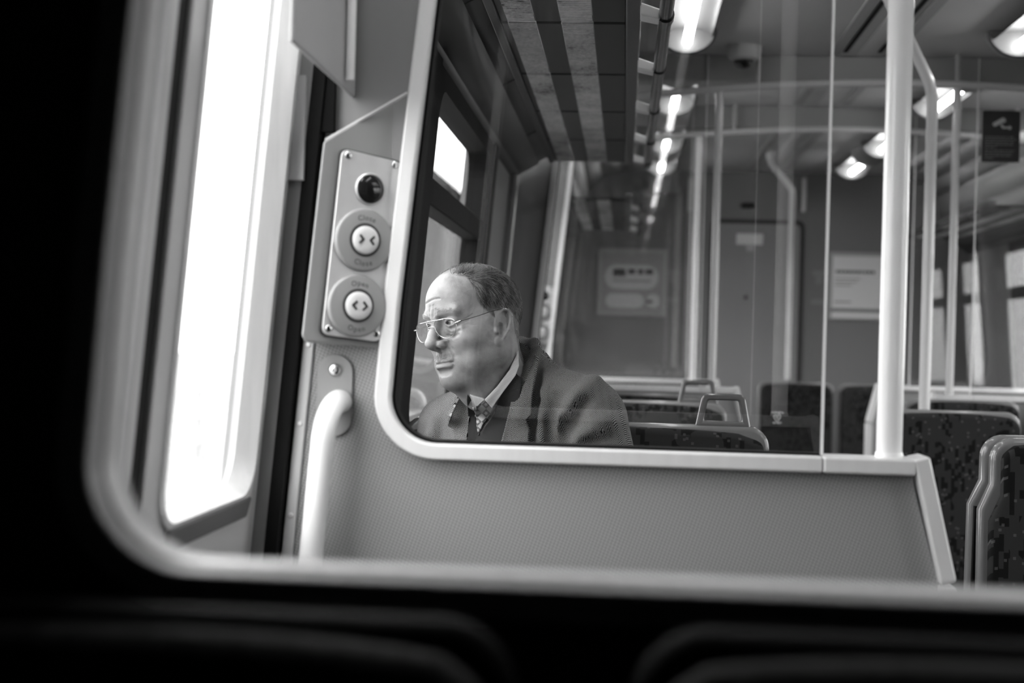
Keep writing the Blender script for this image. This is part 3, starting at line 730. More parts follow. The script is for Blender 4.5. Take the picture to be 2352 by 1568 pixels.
# ------------------------------------------------------------------ seats
def rrect(x0, x1, z0, z1, r, n=6, inset=0, zk=None):
    p = [(x0, z0), (x1, z0)]
    if inset: p += [(x1, zk - .03), (x1 - inset, zk + .02)]
    p += arc(x1 - inset - r, z1 - r, r, 0, .5 * math.pi, n) + arc(x0 + inset + r, z1 - r, r, .5 * math.pi, math.pi, n)
    if inset: p += [(x0 + inset, zk + .02), (x0, zk - .03)]
    return p
def seat(x0, x1, y, label, facing=-1, ztop=-.160, handle=None, shell='shell_grey', cloth='moquette', group=None, inset=.0, name='train_seat', zk=-.27, humps=1):
    """y is the plane of the front of the backrest top; facing -1 = the moquette faces the camera end"""
    s = -facing                      # +1: shell lies toward +Y
    root = thing(name, label, 'seat', ((x0 + x1) / 2, y, ZF), group)
    zs = -.82; rec = .10             # recline
    def yo(z): return y - s * rec * (ztop - z) * .35
    out = rrect(x0, x1, zs - .05, ztop, .045, 8, inset, zk)
    def lay(poly, da, db):
        a = [(x, yo(z) + s * da, z) for x, z in poly]; b = [(x, yo(z) + s * db, z) for x, z in poly]; k = len(poly)
        return a + b, [tuple(range(k))[::-1], tuple(range(k, 2 * k))] + [(i, (i + 1) % k, k + (i + 1) % k, k + i) for i in range(k)]
    mb = MB(); mb.add(*lay(out, .012, .045)); mb.build('shell', shell, root, bevel=.011, segs=3)
    w = (x1 - x0) / humps
    for h in range(humps):
        a, b = x0 + h * w + .014, x0 + (h + 1) * w - .014
        if humps > 1: a = x0 + .022 + h * (w - .022); b = a + w - .022 
        pts = [(a, zs + .02), (b, zs + .02)]
        if inset: pts += [(b, zk - .05), (b - inset, zk)]
        aa, bb = a + inset, b - inset; zt = ztop - .006; hh = .026
        arcp = [(bb - (bb - aa) * t, zt - hh + hh * math.sin(math.pi * min(max(t, 0), 1)) ** .26) for t in np.linspace(0, 1, 15)]
        pts += arcp
        if inset: pts += [(a + inset, zk), (a, zk - .05)]
        mb = MB(); mb.add(*lay(pts, -.028, .014)); mb.build('backrest_cushion', cloth, root, bevel=.014, segs=3)
        c = MB(); c.box(a, b, min(yo(zs) - s * .46, yo(zs) - s * .0), max(yo(zs) - s * .46, yo(zs) - s * .0), zs - .09, zs + .025); c.build('seat_cushion', cloth, root, bevel=.03, segs=3)
    f = MB(); f.box(x0 + .02, x1 - .02, min(yo(zs) - s * .43, yo(zs) + s * .03), max(yo(zs) - s * .43, yo(zs) + s * .03), zs - .13, zs - .088)
    f.build('seat_frame', 'shell_dark', root)
    for x in (x0 + .06, x1 - .09):
        l = MB(); l.box(x, x + .03, min(yo(zs) - s * .30, yo(zs) - s * .10), max(yo(zs) - s * .30, yo(zs) - s * .10), ZF, zs - .13); l.build('leg', 'shell_dark', root)
    if handle:
        hx, hw = handle
        yh = y + s * .03; z0 = ztop + .002; z1 = ztop + .064
        o_ = [(hx - hw / 2, z0 - .012), (hx + hw / 2, z0 - .012)] + arc(hx + hw / 2 - .026, z1 - .014, .014, .1, .5 * math.pi, 4) + arc(hx - hw / 2 + .026, z1 - .014, .014, .5 * math.pi, math.pi - .1, 4)
        i_ = [(hx - hw / 2 + .018, z0 + .006), (hx + hw / 2 - .018, z0 + .006)] + arc(hx + hw / 2 - .031, z1 - .019, .006, .1, .5 * math.pi, 4) + arc(hx - hw / 2 + .031, z1 - .019, .006, .5 * math.pi, math.pi - .1, 4)
        k = len(o_); vs = []
        for yy in (yh - .013, yh + .013): vs += [(x, yy, z) for x, z in o_] + [(x, yy, z) for x, z in i_]
        fs = []
        for i in range(k):
            j = (i + 1) % k
            fs += [(i, j, k + j, k + i), (2 * k + i, 3 * k + i, 3 * k + j, 2 * k + j), (i, 2 * k + i, 2 * k + j, j), (k + i, k + j, 3 * k + j, 3 * k + i)]
        hb = MB(); hb.add(vs, fs); hb.build('grab_handle', shell if shell != 'shell_grey' else 'handle_grey', root, bevel=.005, segs=3)
    return root
mat('handle_grey', .12, .15, 0, .5, 0, .6)
# left bays
b1 = seat(-.455, .300, 2.92, 'double seat with patterned moquette directly behind the seated man', handle=(.205, .115), humps=1)
b2 = seat(-.455, .300, 4.12, 'double seat in the row behind the seated man, grab loop on top', handle=(.215, .12), humps=1)
seat(-.455, .300, 3.06, 'double seat back-to-back behind the man, facing the far doorway', facing=1, humps=1, ztop=-.170)
seat(-.455, .300, 5.10, 'left double seat backing on to the near side of the far doorway', humps=1, ztop=-.172)
# right bays: rows of three
for i, (a, b) in enumerate(((.690, 1.09), (1.11, 1.50), (1.52, 1.91))):
    ps = ('nearest the aisle', 'in the middle', 'by the window')[i]
    q0 = seat(a, b, 2.80, 'right-hand seat %s in the first row, moquette toward the viewer' % ps, inset=.022)
    q = MB(); q.hexa([(a - .002, 2.862, ZF + .3), (b - .014, 2.862, ZF + .3), (b - .014, 2.866, -.30), (a + .006, 2.866, -.30)], [(a - .002, 2.874, ZF + .3), (b - .014, 2.874, ZF + .3), (b - .014, 2.878, -.30), (a + .006, 2.878, -.30)]); q.build('gap_shade', 'black', q0, label='black sheet added for the shade between the back-to-back seats')  # black sheet stands in for the dark gap between the shells
    seat(a + .004, b + .004, 2.945, 'right-hand seat %s, turned away behind the first row' % ps, facing=1, inset=.022)
    seat(a + .02, b + .02, 4.05, 'right-hand seat %s in the second row' % ps)
    seat(a + .28 if i < 2 else a + .04, b + .28 if i < 2 else b + .04, 5.02, 'right-hand seat %s in front of the far doorway partition' % ps) if i < 2 else None
    seat(a + .02, b + .02, 7.62, 'seat %s to the right of the end door' % ps, ztop=-.175)
# seats immediately in front of the viewer, their shade put into darker materials
n1 = seat(-.445, -.055, .778, 'dark seat back at the bottom left edge, out of focus', shell='shell_dark', cloth='moquette_shaded', ztop=-.158)
n2 = seat(.008, .40, .778, 'dark seat back at the bottom right edge, out of focus', shell='shell_dark', cloth='moquette_shaded', ztop=-.158)

# ------------------------------------------------------------------ luggage racks
def reed():
    mt = noisy('reeded', .30, .36, 4, .45)
    tc = nn(mt, 'ShaderNodeTexCoord'); no = nn(mt, 'ShaderNodeTexNoise'); no.inputs['Scale'].default_value = 3.2; no.inputs['Detail'].default_value = 8; no.inputs['Roughness'].default_value = .75
    mp = nn(mt, 'ShaderNodeMapping'); mp.inputs['Scale'].default_value = (1.4, 1, 1); lk(mt, tc.outputs['Object'], mp.inputs[0]); lk(mt, mp.outputs[0], no.inputs['Vector'])
    n3 = nn(mt, 'ShaderNodeTexNoise'); n3.inputs['Scale'].default_value = 130; n3.inputs['Detail'].default_value = 3; lk(mt, tc.outputs['Object'], n3.inputs['Vector'])
    s = math_n(mt, 'ADD', math_n(mt, 'MULTIPLY', no.outputs[0], 1.0), math_n(mt, 'MULTIPLY', n3.outputs[0], .35))
    lk(mt, ramp(mt, s, [(.55, .85), (.72, .55), (.84, .08)]), bsdf(mt).inputs['Base Color'])  # noise tone: dirt, plus dark speckle painted in for a reflection
reed()
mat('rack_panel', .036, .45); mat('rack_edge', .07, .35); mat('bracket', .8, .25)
ZR = .645
def rack(side, y0, nb, label, pitch=.548, xo=-.02):
    X = (lambda x: x + xo) if side < 0 else (lambda x: 2 * XC - x - xo)
    root = thing('luggage_rack', label, 'rack', (X(-.1), y0, ZR))
    def bx(mb, a, b, *r): mb.box(min(X(a), X(b)), max(X(a), X(b)), *r)
    for i in range(nb):
        ya, yb = y0 + i * pitch + .014, y0 + (i + 1) * pitch - .006
        for a, b in ((-.246, -.2335), (-.1765, -.1255), (-.0605, .004)):
            mb = MB(); bx(mb, a, b, ya, yb, ZR, ZR + .012); mb.build('floor_panel', 'rack_panel', root, bevel=.002)
        for a, b in ((-.2325, -.1775), (-.1245, -.0615)):
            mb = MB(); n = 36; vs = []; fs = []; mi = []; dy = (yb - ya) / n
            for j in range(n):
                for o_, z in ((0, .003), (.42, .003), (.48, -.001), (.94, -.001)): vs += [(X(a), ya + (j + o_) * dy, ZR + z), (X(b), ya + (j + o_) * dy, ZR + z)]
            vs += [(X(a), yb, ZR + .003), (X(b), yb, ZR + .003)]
            for j in range(4 * n): fs.append((2 * j, 2 * j + 1, 2 * j + 3, 2 * j + 2)); mi.append(1 if j % 4 == 0 else 0)  # one dark facet per rib puts groove shade into the colour
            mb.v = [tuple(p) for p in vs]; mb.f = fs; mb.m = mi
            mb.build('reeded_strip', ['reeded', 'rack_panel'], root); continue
            mb.add(vs, fs); mb.build('reeded_strip', 'reeded', root)
        mb = MB(); bx(mb, -.246, .004, ya - .019, ya - .001, ZR + .006, ZR + .014); mb.build('joint_strip', 'black', root)
    Y1 = y0 + nb * pitch
    mb = MB(); bx(mb, .005, .034, y0, Y1, ZR - .004, ZR + .028); mb.build('edge_beam', 'rack_edge', root, bevel=.004)
    mb = MB(); bx(mb, -.266, -.247, y0, Y1, ZR - .006, ZR + .03); mb.build('wall_beam', 'rack_edge', root, bevel=.003)
    mb = MB(); bx(mb, .0, .036, y0, Y1, ZR + .029, ZR + .034); mb.build('edge_lip', 'chrome', root)
    return root
def hand_rail(side, y0, y1, ys, label):
    X = (lambda x: x - .022) if side < 0 else (lambda x: 2 * XC - x + .022)
    root = thing('rack_grab_rail', label, 'rail', (X(.083), y0, ZR - .02)); z = ZR - .018
    t = MB(); t.tube([(X(.083), y0, z), (X(.083), y1, z)], .0135, 18); t.build('tube', 'rail_black', root, smooth=True)
    for i, y in enumerate(ys):
        q = MB(); q.hexa([(X(.034), y, z - .004), (X(.072), y, z - .012), (X(.072), y + .05, z - .012), (X(.034), y + .05, z - .004)], [(X(.034), y, z + .022), (X(.076), y, z + .008), (X(.076), y + .05, z + .008), (X(.034), y + .05, z + .022)])
        br = q.build('bracket', 'bracket', root, bevel=.004)
        q = MB(); q.tube([(X(.083), y + .008, z), (X(.083), y + .042, z)], .0165, 16); q.build('clamp', 'rail_black', br, smooth=True)
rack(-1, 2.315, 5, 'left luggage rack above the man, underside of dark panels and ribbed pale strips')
hand_rail(-1, 2.1, 4.98, (2.70, 3.22, 3.78, 4.36, 4.86), 'black grab rail along the edge of left luggage rack')
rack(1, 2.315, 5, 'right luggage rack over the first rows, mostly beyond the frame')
hand_rail(1, 2.1, 4.98, (2.70, 3.22, 3.78, 4.36, 4.86), 'grab rail along the edge of the right luggage rack in the first bay')
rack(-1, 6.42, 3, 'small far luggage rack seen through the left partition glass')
hand_rail(-1, 6.42, 8.1, (6.6, 7.2, 7.8), 'grab rail of the far left luggage rack')
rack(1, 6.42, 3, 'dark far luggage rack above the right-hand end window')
hand_rail(1, 6.42, 8.1, (6.6, 7.2, 7.8), 'grab rail of the far right luggage rack')

# ------------------------------------------------------------------ ceiling lamps
mat('lamp_white', .10, .5); mat('lamp_face', .20, .5); mat('lamp_grey', .25, .4)
def lamp(x, y0, y1, label):
    root = thing('ceiling_lamp', label, 'lamp', (x, (y0 + y1) / 2, ZC))
    mb = MB(); vs = []; n = 12
    for y in (y0, y1):
        for t in np.linspace(math.pi, 0, n): vs.append((x + .080 * math.cos(t), y, ZC - .001 - .03 + .028 * math.sin(t)))
    mb.add(vs, [(i, i + 1, n + i + 1, n + i) for i in range(n - 1)]); rf = mb.build('reflector', 'lamp_white', root, smooth=True)
    t = MB(); t.tube([(x, y0 + .01, ZC - .050), (x, y1 - .006, ZC - .050)], .0150, 16); t.build('fluorescent_tube', 'tube', root, smooth=True)
    for y, s in ((y0, -1), (y1, 1)):
        # bowl shaped end housing: white face toward the tube, grey shell behind
        K = 16; arcp = [(x + .095 * math.cos(a), ZC - .002 + .082 * math.sin(a)) for a in np.linspace(math.pi, 2 * math.pi, K)]
        m2 = MB(); m2.prism([(a, y, b) for a, b in arcp], (0, s * .006, 0)); m2.build('end_face', 'lamp_face', root)
        m3 = MB(); vs = []; L = 6
        for j in range(L):
            f = math.cos(j / (L - 1) * math.pi / 2 * .95); g = math.sin(j / (L - 1) * math.pi / 2)
            for a in np.linspace(math.pi, 2 * math.pi, K): vs.append((x + .100 * math.cos(a) * (f * .5 + .5), y + s * (.005 + .12 * g), ZC - .002 + .088 * math.sin(a) * f))
        m3.add(vs, [(j * K + i, j * K + i + 1, (j + 1) * K + i + 1, (j + 1) * K + i) for j in range(L - 1) for i in range(K - 1)]); m3.build('end_housing', 'lamp_grey', root, smooth=True)
    return root
for x, sd in ((.180, 'left'), (1.258, 'right')):
    for (a, b, w) in ((1.05, 1.75, 'over the near doorway'), (2.3, 3.35, 'in the first bay, nearer the viewer'), (3.75, 4.76, 'in the first bay, ahead of the arched rail'), (5.42, 6.05, 'over the far doorway'), (6.62, 7.28, 'just past the far doorway'), (7.62, 8.2, 'farthest, by the end wall')):
        dx = 0
        lamp(x, a, b, '%s-hand fluorescent ceiling lamp %s' % (sd, w))

# CCTV dome
root = thing('camera_dome', 'grey ceiling camera with black dome beside the far doorway header', 'camera', (.43, 5.06, 1.02))
c = at(1708, 150, 5.05)
q = MB(); q.lathe((c[0], 5.05, ZC), (0, 0, -1), [(.062, 0), (.062, .022), (.052, .046), (.036, .052)], 28); q.build('housing', 'light_grey', root, smooth=True)
q = MB(); q.lathe((c[0], 5.05, ZC - .048), (0, 0, -1), [(.035, 0), (.033, .012), (.022, .026), (.0001, .032)], 24); q.build('dome', 'black_gloss', root, smooth=True)

# ------------------------------------------------------------------ camera notice on glass
def notice():
    y = Y_C - .006; c = [at(2257, 253, y), at(2344, 256, y), at(2342, 373, y), at(2255, 372, y)]
    root_ = MB(); ctr = sum(c) / 4; x0, x1, z0, z1 = c[0][0], c[1][0], (c[2][2] + c[3][2]) / 2, (c[0][2] + c[1][2]) / 2
    p = rrect(x0, x1, z0, z1, .006, 4); root_.prism([(a, y, b) for a, b in p], (0, -.0015, 0)); o = root_.build('camera_notice', 'print_black')
    tag(o, 'black notice with white camera symbol and small text on the right glass', 'sign')
    w = x1 - x0; h = z1 - z0; yy = y - .0017
    s = MB()
    def quad(pts): s.prism([(x0 + a * w, yy, z0 + b * h) for a, b in pts], (0, -.0004, 0))
    quad([(.27, .72), (.33, .69), (.62, .79), (.60, .85), (.53, .87), (.28, .76)]); quad([(.47, .72), (.53, .74), (.60, .655), (.54, .65)]); quad([(.56, .655), (.72, .655), (.72, .69), (.57, .69)]); quad([(.70, .63), (.77, .65), (.76, .70), (.70, .71)])
    s.build('camera_symbol', 'light_grey', o)
    t = MB()
    rnd = random.Random(3)
    for k in range(9):
        zz = .50 - k * .050; xx = .08; lim = (.85, .9, .82, .84, .36, .84, .8, .78, .3)[k]
        if k >= 5: zz -= .015
        while xx < lim:
            ww = rnd.uniform(.04, .13); ww = min(ww, lim - xx + .02); t.prism([(x0 + xx * w, yy, z0 + zz * h), (x0 + (xx + ww) * w, yy, z0 + zz * h), (x0 + (xx + ww) * w, yy, z0 + (zz - .02) * h), (x0 + xx * w, yy, z0 + (zz - .02) * h)], (0, -.0003, 0)); xx += ww + .02
    t.build('text_lines', 'text_grey', o)
mat('print_black', .008, .5); mat('text_grey', .16, .6)
notice()

# ------------------------------------------------------------------ end wall: door, posters, labels
YE = Y_END
def wallrect(u0, v0, u1, v1, d=.0): 
    a = at(u0, v0, YE - d); b = at(u1, v1, YE - d); return min(a[0], b[0]), max(a[0], b[0]), min(a[2], b[2]), max(a[2], b[2])
x0, x1 = at(1628, 700, YE)[0], at(1843, 700, YE)[0]; zt = at(1740, 505, YE)[2]
root = bpy.data.objects.new('door_5', None); C.objects.link(root); root['kind'] = 'structure'; root.location = ((x0 + x1) / 2, YE, ZF); ROOTS.append(root)
mb = MB(); mb.prism([(a, YE - .002, b) for a, b in rrect(x0, x1, ZF, zt, .04)], (0, -.012, 0)); mb.build('frame', 'seam', root)
mb = MB(); mb.prism([(a, YE - .012, b) for a, b in rrect(x0 + .025, x1 - .025, ZF + .01, zt - .025, .03)], (0, -.012, 0)); lf = mb.build('leaf', 'end_door', root, bevel=.003)
q = MB(); c = at(1823, 870, YE - .03); q.lathe((c[0] - .04, YE - .024, -.25), (0, -1, 0), [(.018, 0), (.018, .01), (.01, .02), (.01, .05), (.0001, .05)], 16); q.box(c[0] - .12, c[0] - .035, YE - .08, YE - .066, -.26, -.24); q.build('handle', 'chrome', lf, smooth=True)
q = MB(); c = at(1712, 683, YE); q.lathe((c[0], YE - .0245, c[2]), (0, -1, 0), [(.012, 0), (.012, .003), (.0001, .003)], 16); q.build('lock', 'seam', lf, smooth=True)
# label on the door
a0, a1, b0, b1_ = wallrect(1692, 536, 1752, 562, .03)
mb = MB(); mb.box(a0, a1, YE - .0262, YE - .0245, b0, b1_); mb.build('door_label', 'paper_white', lf)
a0, a1, b0, b1_ = wallrect(1714, 562, 1732, 576, .03)
mb = MB(); mb.box(a0, a1, YE - .0262, YE - .0245, b0, b1_); mb.build('door_label', 'light_grey', lf)
# posters
def poster(u0, v0, u1, v1, label, kind):
    a0, a1, b0, b1 = wallrect(u0, v0, u1, v1, .01); w = a1 - a0; h = b1 - b0
    mb = MB(); mb.prism([(a, YE - .001, b) for a, b in rrect(a0, a1, b0, b1, .01)], (0, -.014, 0)); o = mb.build('poster', 'poster_frame', bevel=.003); tag(o, label, 'poster')
    y = YE - .0155
    def R(x0, x1_, z0, z1, m, r=.0, nm='print_area', d=0.):
        q = MB(); X0, X1, Z0, Z1 = a0 + x0 * w, a0 + x1_ * w, b0 + z0 * h, b0 + z1 * h
        q.prism([(a, y - d, b) for a, b in rrect2(X0, X1, Z0, Z1, max(r * w, .0005))], (0, -.0008, 0)); q.build(nm, m, o)
    if kind == 0:
        R(.06, .94, .05, .95, 'poster_ground')
        R(.10, .88, .40, .76, 'poster_bubble', .17, 'speech_panel', .001)
        for k, (a, b) in enumerate(((.22, .40), (.44, .54), (.58, .66), (.69, .80), )): R(a, b, .625 - (.02 if k == 0 else 0), .70, 'print_mid', .01, 'print_line', .002)
        for k in range(2): R(.22, .42 + .35 * k, .585 - .07 * k, .60 - .07 * k, 'print_mid', .0, 'print_line', .002)
        R(.12, .68, .12, .33, 'poster_bubble', .1, 'speech_panel', .001); R(.72, .90, .13, .33, 'poster_bubble', .08, 'speech_panel', .001); R(.72, .80, .20, .24, 'print_mid', .01, 'print_line', .002)
    else:
        R(.05, .97, .17, .94, 'poster_pale'); R(.05, .97, .02, .11, 'poster_pale'); R(.02, .98, .125, .145, 'print_mid', 0, 'print_line', .001)
        x = .09
        rn = random.Random(5)
        while x < .58:
            ww = rn.uniform(.02, .05); R(x, x + ww, .685, .73, 'print_mid', 0, 'print_line', .001); x += ww + .012
        for k in range(3): R(.08, (.42, .38, .30)[k], .60 - .05 * k, .615 - .05 * k, 'poster_line', 0, 'print_line', .001)
        R(.08, .30, .25, .27, 'poster_line', 0, 'print_line', .001)
        R(.74, .92, .28, .76, 'print_dark', .04, 'phone_outline', .001); R(.775, .90, .33, .71, 'poster_pale', .01, 'phone_screen', .002)
    return o
def rrect2(x0, x1, z0, z1, r, n=5):
    return arc(x0 + r, z0 + r, r, math.pi, 1.5 * math.pi, n) + arc(x1 - r, z0 + r, r, 1.5 * math.pi, 2 * math.pi, n) + arc(x1 - r, z1 - r, r, 0, .5 * math.pi, n) + arc(x0 + r, z1 - r, r, .5 * math.pi, math.pi, n)
mat('sticker', .26, .5); mat('poster_frame', .40, .4); mat('poster_ground', .33, .5); mat('poster_bubble', .56, .5); mat('poster_pale', .78, .5); mat('print_mid', .06, .6); mat('poster_line', .28, .6)
poster(1375, 570, 1529, 727, 'framed poster with rounded speech panels on the end wall, left of door', 0)
poster(1905, 578, 2075, 737, 'pale framed poster with a phone shape, right of the end door', 1)
a0, a1, b0, b1_ = wallrect(1494, 372, 1560, 442, .01)
mb = MB(); mb.prism([(a, YE - .001, b) for a, b in rrect2(a0, a1, b0, b1_, .01)], (0, -.006, 0)); o = mb.build('upper_notice', 'poster_frame'); tag(o, 'small pale notice high on the end wall above the left poster', 'sign')
for (u0, v0, u1, v1), lb in (((1867, 620, 1898, 634), 'pale sticker strip left of the right poster, upper'), ((1874, 634, 1890, 652), 'small round pale sticker below the upper strip by the right poster'), ((1863, 686, 1898, 699), 'pale sticker strip left of the right poster, lower'),
                             ((1533, 619, 1563, 632), 'pale sticker strip right of the left poster, upper'), ((1538, 632, 1552, 650), 'small round pale sticker below the upper strip by the left poster'), ((1530, 683, 1562, 695), 'pale sticker strip right of the left poster, lower')):
    a0, a1, b0, b1_ = wallrect(u0, v0, u1, v1, .01); mb = MB(); mb.prism([(a, YE - .001, b) for a, b in rrect2(a0, a1, b0, b1_, .012)], (0, -.002, 0)); o = mb.build('wall_sticker', 'sticker'); tag(o, lb, 'sticker', 'stickers on the end wall')
a0, a1, b0, b1_ = wallrect(1702, 465, 1734, 478, .01)
mb = MB(); mb.prism([(a, YE - .001, b) for a, b in rrect2(a0, a1, b0, b1_, .02)], (0, -.012, 0)); o = mb.build('indicator_lamp', 'seam', bevel=.003); tag(o, 'small dark oval fitting on the wall above the end door', 'fitting')
# grey vertical conduit cover on the far wall
for u, lb in ((1848, 'vertical grip bar on the end wall to the right of the door'), (1586, 'vertical grip bar on the end wall to the left of the door')):
    c0, c1 = at(u, 412, YE - .05), at(u - 2, 482, YE - .05)
    root = thing('wall_grip', lb, 'handle', (c0[0], YE, c0[2])); q = MB(); q.tube([c0, c1], .014, 12); q.build('bar', 'pole_grey', root, smooth=True)
    for c in (c0, c1):
        q = MB(); q.tube([c, (c[0], YE + .001, c[2])], .012, 10); q.build('stem', 'pole_grey', root, smooth=True)

# ------------------------------------------------------------------ outside
noisy('ballast', .10, .16, 3, .9); mat('rail_steel', .5, .4); noisy('hedge', .05, .16, 1.5, .9); mat('shed_wall', .10, .8); mat('shed_roof', .03, .8); mat('fence_wood', .30, .8)
g = MB(); g.box(-80, 80, -40, 160, -2.35, -2.2); g = g.build('ground', 'ballast', kind='structure')
for x, lb in ((-2.6, 'nearer running rail outside the left windows'), (-4.03, 'farther running rail outside the left windows')):
    q = MB(); q.box(x - .035, x + .035, -8, 60, -2.2, -2.06); q.box(x - .07, x + .07, -8, 60, -2.2, -2.18); o = q.build('running_rail', 'rail_steel', bevel=.01); tag(o, lb, 'rail')
def fence(x, y0, y1, label, h=1.3):
    root = thing('trackside_fence', label, 'fence', (x, y0, -2.2))
    n = int((y1 - y0) / 2.4)
    for i in range(n + 1):
        y = y0 + i * 2.4; q = MB(); q.box(x - .05, x + .05, y - .05, y + .05, -2.2, -2.2 + h + .1); q.build('post', 'fence_wood', root)
    for k in range(3):
        q = MB(); q.box(x + .05, x + .08, y0, y0 + n * 2.4, -1.95 + k * h * .36, -1.85 + k * h * .36); q.build('rail', 'fence_wood', root)
fence(-7.5, -4, 30, 'post and rail fence beyond the tracks on the left')
def building(x0, x1, y0, y1, zt, label):
    root = thing('trackside_building', label, 'building', ((x0 + x1) / 2, (y0 + y1) / 2, -2.2))
    q = MB(); q.box(x0, x1, y0, y1, -2.2, zt); q.build('wall', 'shed_wall', root)
    q = MB(); xm = (x0 + x1) / 2; q.prism([(x0 - .4, y0 - .4, zt), (x1 + .4, y0 - .4, zt), (xm, y0 - .4, zt + 2.2)], (0, y1 - y0 + .8, 0)); q.build('roof', 'shed_roof', root)
    for i in range(3):
        for s in (x1 + .02,):
            yy = y0 + (y1 - y0) * (i + .5) / 3; q = MB(); q.box(s, s + .05, yy - .6, yy + .6, 0, 1.6); q.build('window', 'black_gloss', root)
building(-10.2, -5.6, 43, 60, 4.6, 'low trackside building with pitched roof ahead on the left')
def hedge(x, y0, y1, h, label):
    mb = MB(); ny = int((y1 - y0) / .8); nz = 7; vs = []; fs = []
    rn = np.random.default_rng(4)
    for i in range(ny + 1):
        hh = h * (1 + .35 * math.sin(i * .7) * math.sin(i * .23) + .12 * rn.normal())
        for j in range(nz + 1):
            a = math.pi * j / nz; vs.append((x + math.cos(a) * (1.2 + .25 * rn.normal()), y0 + i * .8 + .2 * rn.normal(), -2.2 + abs(math.sin(a)) ** .6 * hh + (.15 * rn.normal() if 0 < j < nz else 0)))
    for i in range(ny):
        for j in range(nz): fs.append((i * (nz + 1) + j, i * (nz + 1) + j + 1, (i + 1) * (nz + 1) + j + 1, (i + 1) * (nz + 1) + j))
    mb.add(vs, fs); o = mb.build('hedge', 'hedge', smooth=True); tag(o, label, 'hedge'); return o
hedge(16, 0, 110, 1.3, 'dark hedge along the line outside the right windows')
hedge(-13, -10, 30, 2.2, 'dark hedge behind the fence outside the left door')

# ================================================================== the seated man
def Rm(yw, p, r):
    cz, sz = math.cos(yw), math.sin(yw); cp, sp = math.cos(p), math.sin(p); cr, sr = math.cos(r), math.sin(r)
    return np.array([[cz, -sz, 0], [sz, cz, 0], [0, 0, 1]]) @ np.array([[1, 0, 0], [0, cp, -sp], [0, sp, cp]]) @ np.array([[cr, 0, sr], [0, 1, 0], [-sr, 0, cr]])
class SDF:
    def __init__(s, lo, hi, h):
        s.lo = np.array(lo, float); s.h = h; s.n = (np.ceil((np.array(hi) - s.lo) / h).astype(int) + 1)
        s.ax = [(s.lo[i] + h * np.arange(s.n[i])).astype(np.float32) for i in range(3)]
        s.d = np.full(tuple(s.n), .05, np.float32)
    def sub(s, lo, hi):
        a = [int(max(0, math.floor((lo[i] - s.lo[i]) / s.h))) for i in range(3)]; b = [int(min(s.n[i], math.ceil((hi[i] - s.lo[i]) / s.h) + 1)) for i in range(3)]
        sl = tuple(slice(a[i], max(b[i], a[i])) for i in range(3))
        return sl, s.ax[0][sl[0]][:, None, None], s.ax[1][sl[1]][None, :, None], s.ax[2][sl[2]][None, None, :]
    def comb(s, sl, q, k, op):
        d = s.d[sl]
        if op == 'sub': h = np.clip(.5 - .5 * (-q - d) / -k * -1, 0, 1)
        if op == 'add':
            h = np.clip(.5 + .5 * (q - d) / k, 0, 1); s.d[sl] = q * (1 - h) + d * h - k * h * (1 - h)
        else:
            a, b = -d, q; h = np.clip(.5 + .5 * (b - a) / k, 0, 1); s.d[sl] = -(b * (1 - h) + a * h - k * h * (1 - h))
    def ell(s, c, r, k=.01, op='add', R=None):
        c = np.array(c, float); r = np.array(r, float); m_ = max(r) + .02 + k
        sl, X, Y, Z = s.sub(c - m_, c + m_); x, y, z = X - c[0], Y - c[1], Z - c[2]
        if R is not None:
            x, y, z = R[0, 0] * x + R[1, 0] * y + R[2, 0] * z, R[0, 1] * x + R[1, 1] * y + R[2, 1] * z, R[0, 2] * x + R[1, 2] * y + R[2, 2] * z
        a = np.sqrt((x / r[0]) ** 2 + (y / r[1]) ** 2 + (z / r[2]) ** 2); b = np.sqrt((x / r[0] ** 2) ** 2 + (y / r[1] ** 2) ** 2 + (z / r[2] ** 2) ** 2) + 1e-6
        s.comb(sl, (a * (a - 1) / b).astype(np.float32), k, op); return s
    def cone(s, a, b, ra, rb, k=.01, op='add'):
        a = np.array(a, float); b = np.array(b, float); m_ = max(ra, rb) + .02 + k
        sl, X, Y, Z = s.sub(np.minimum(a, b) - m_, np.maximum(a, b) + m_); ba = b - a; L = float(ba @ ba) + 1e-12
        t = np.clip(((X - a[0]) * ba[0] + (Y - a[1]) * ba[1] + (Z - a[2]) * ba[2]) / L, 0, 1)
        q = np.sqrt((X - a[0] - t * ba[0]) ** 2 + (Y - a[1] - t * ba[1]) ** 2 + (Z - a[2] - t * ba[2]) ** 2) - (ra + (rb - ra) * t)
        s.comb(sl, q.astype(np.float32), k, op); return s
    def both(s, f, *a, **k):   # mirrored call on x: a[0] (and a[1] for cones) are points
        mir = lambda p: (-p[0], p[1], p[2])
        getattr(s, f)(*a, **k)
        if f == 'ell': return s.ell(mir(a[0]), *a[1:], **k)
        return s.cone(mir(a[0]), mir(a[1]), *a[2:], **k)
    def mesh(s):
        g = openvdb.FloatGrid(.05); g.copyFromArray(s.d); p, q = g.convertToQuads(isovalue=0.0)
        return p.astype(np.float64) * s.h + s.lo, q
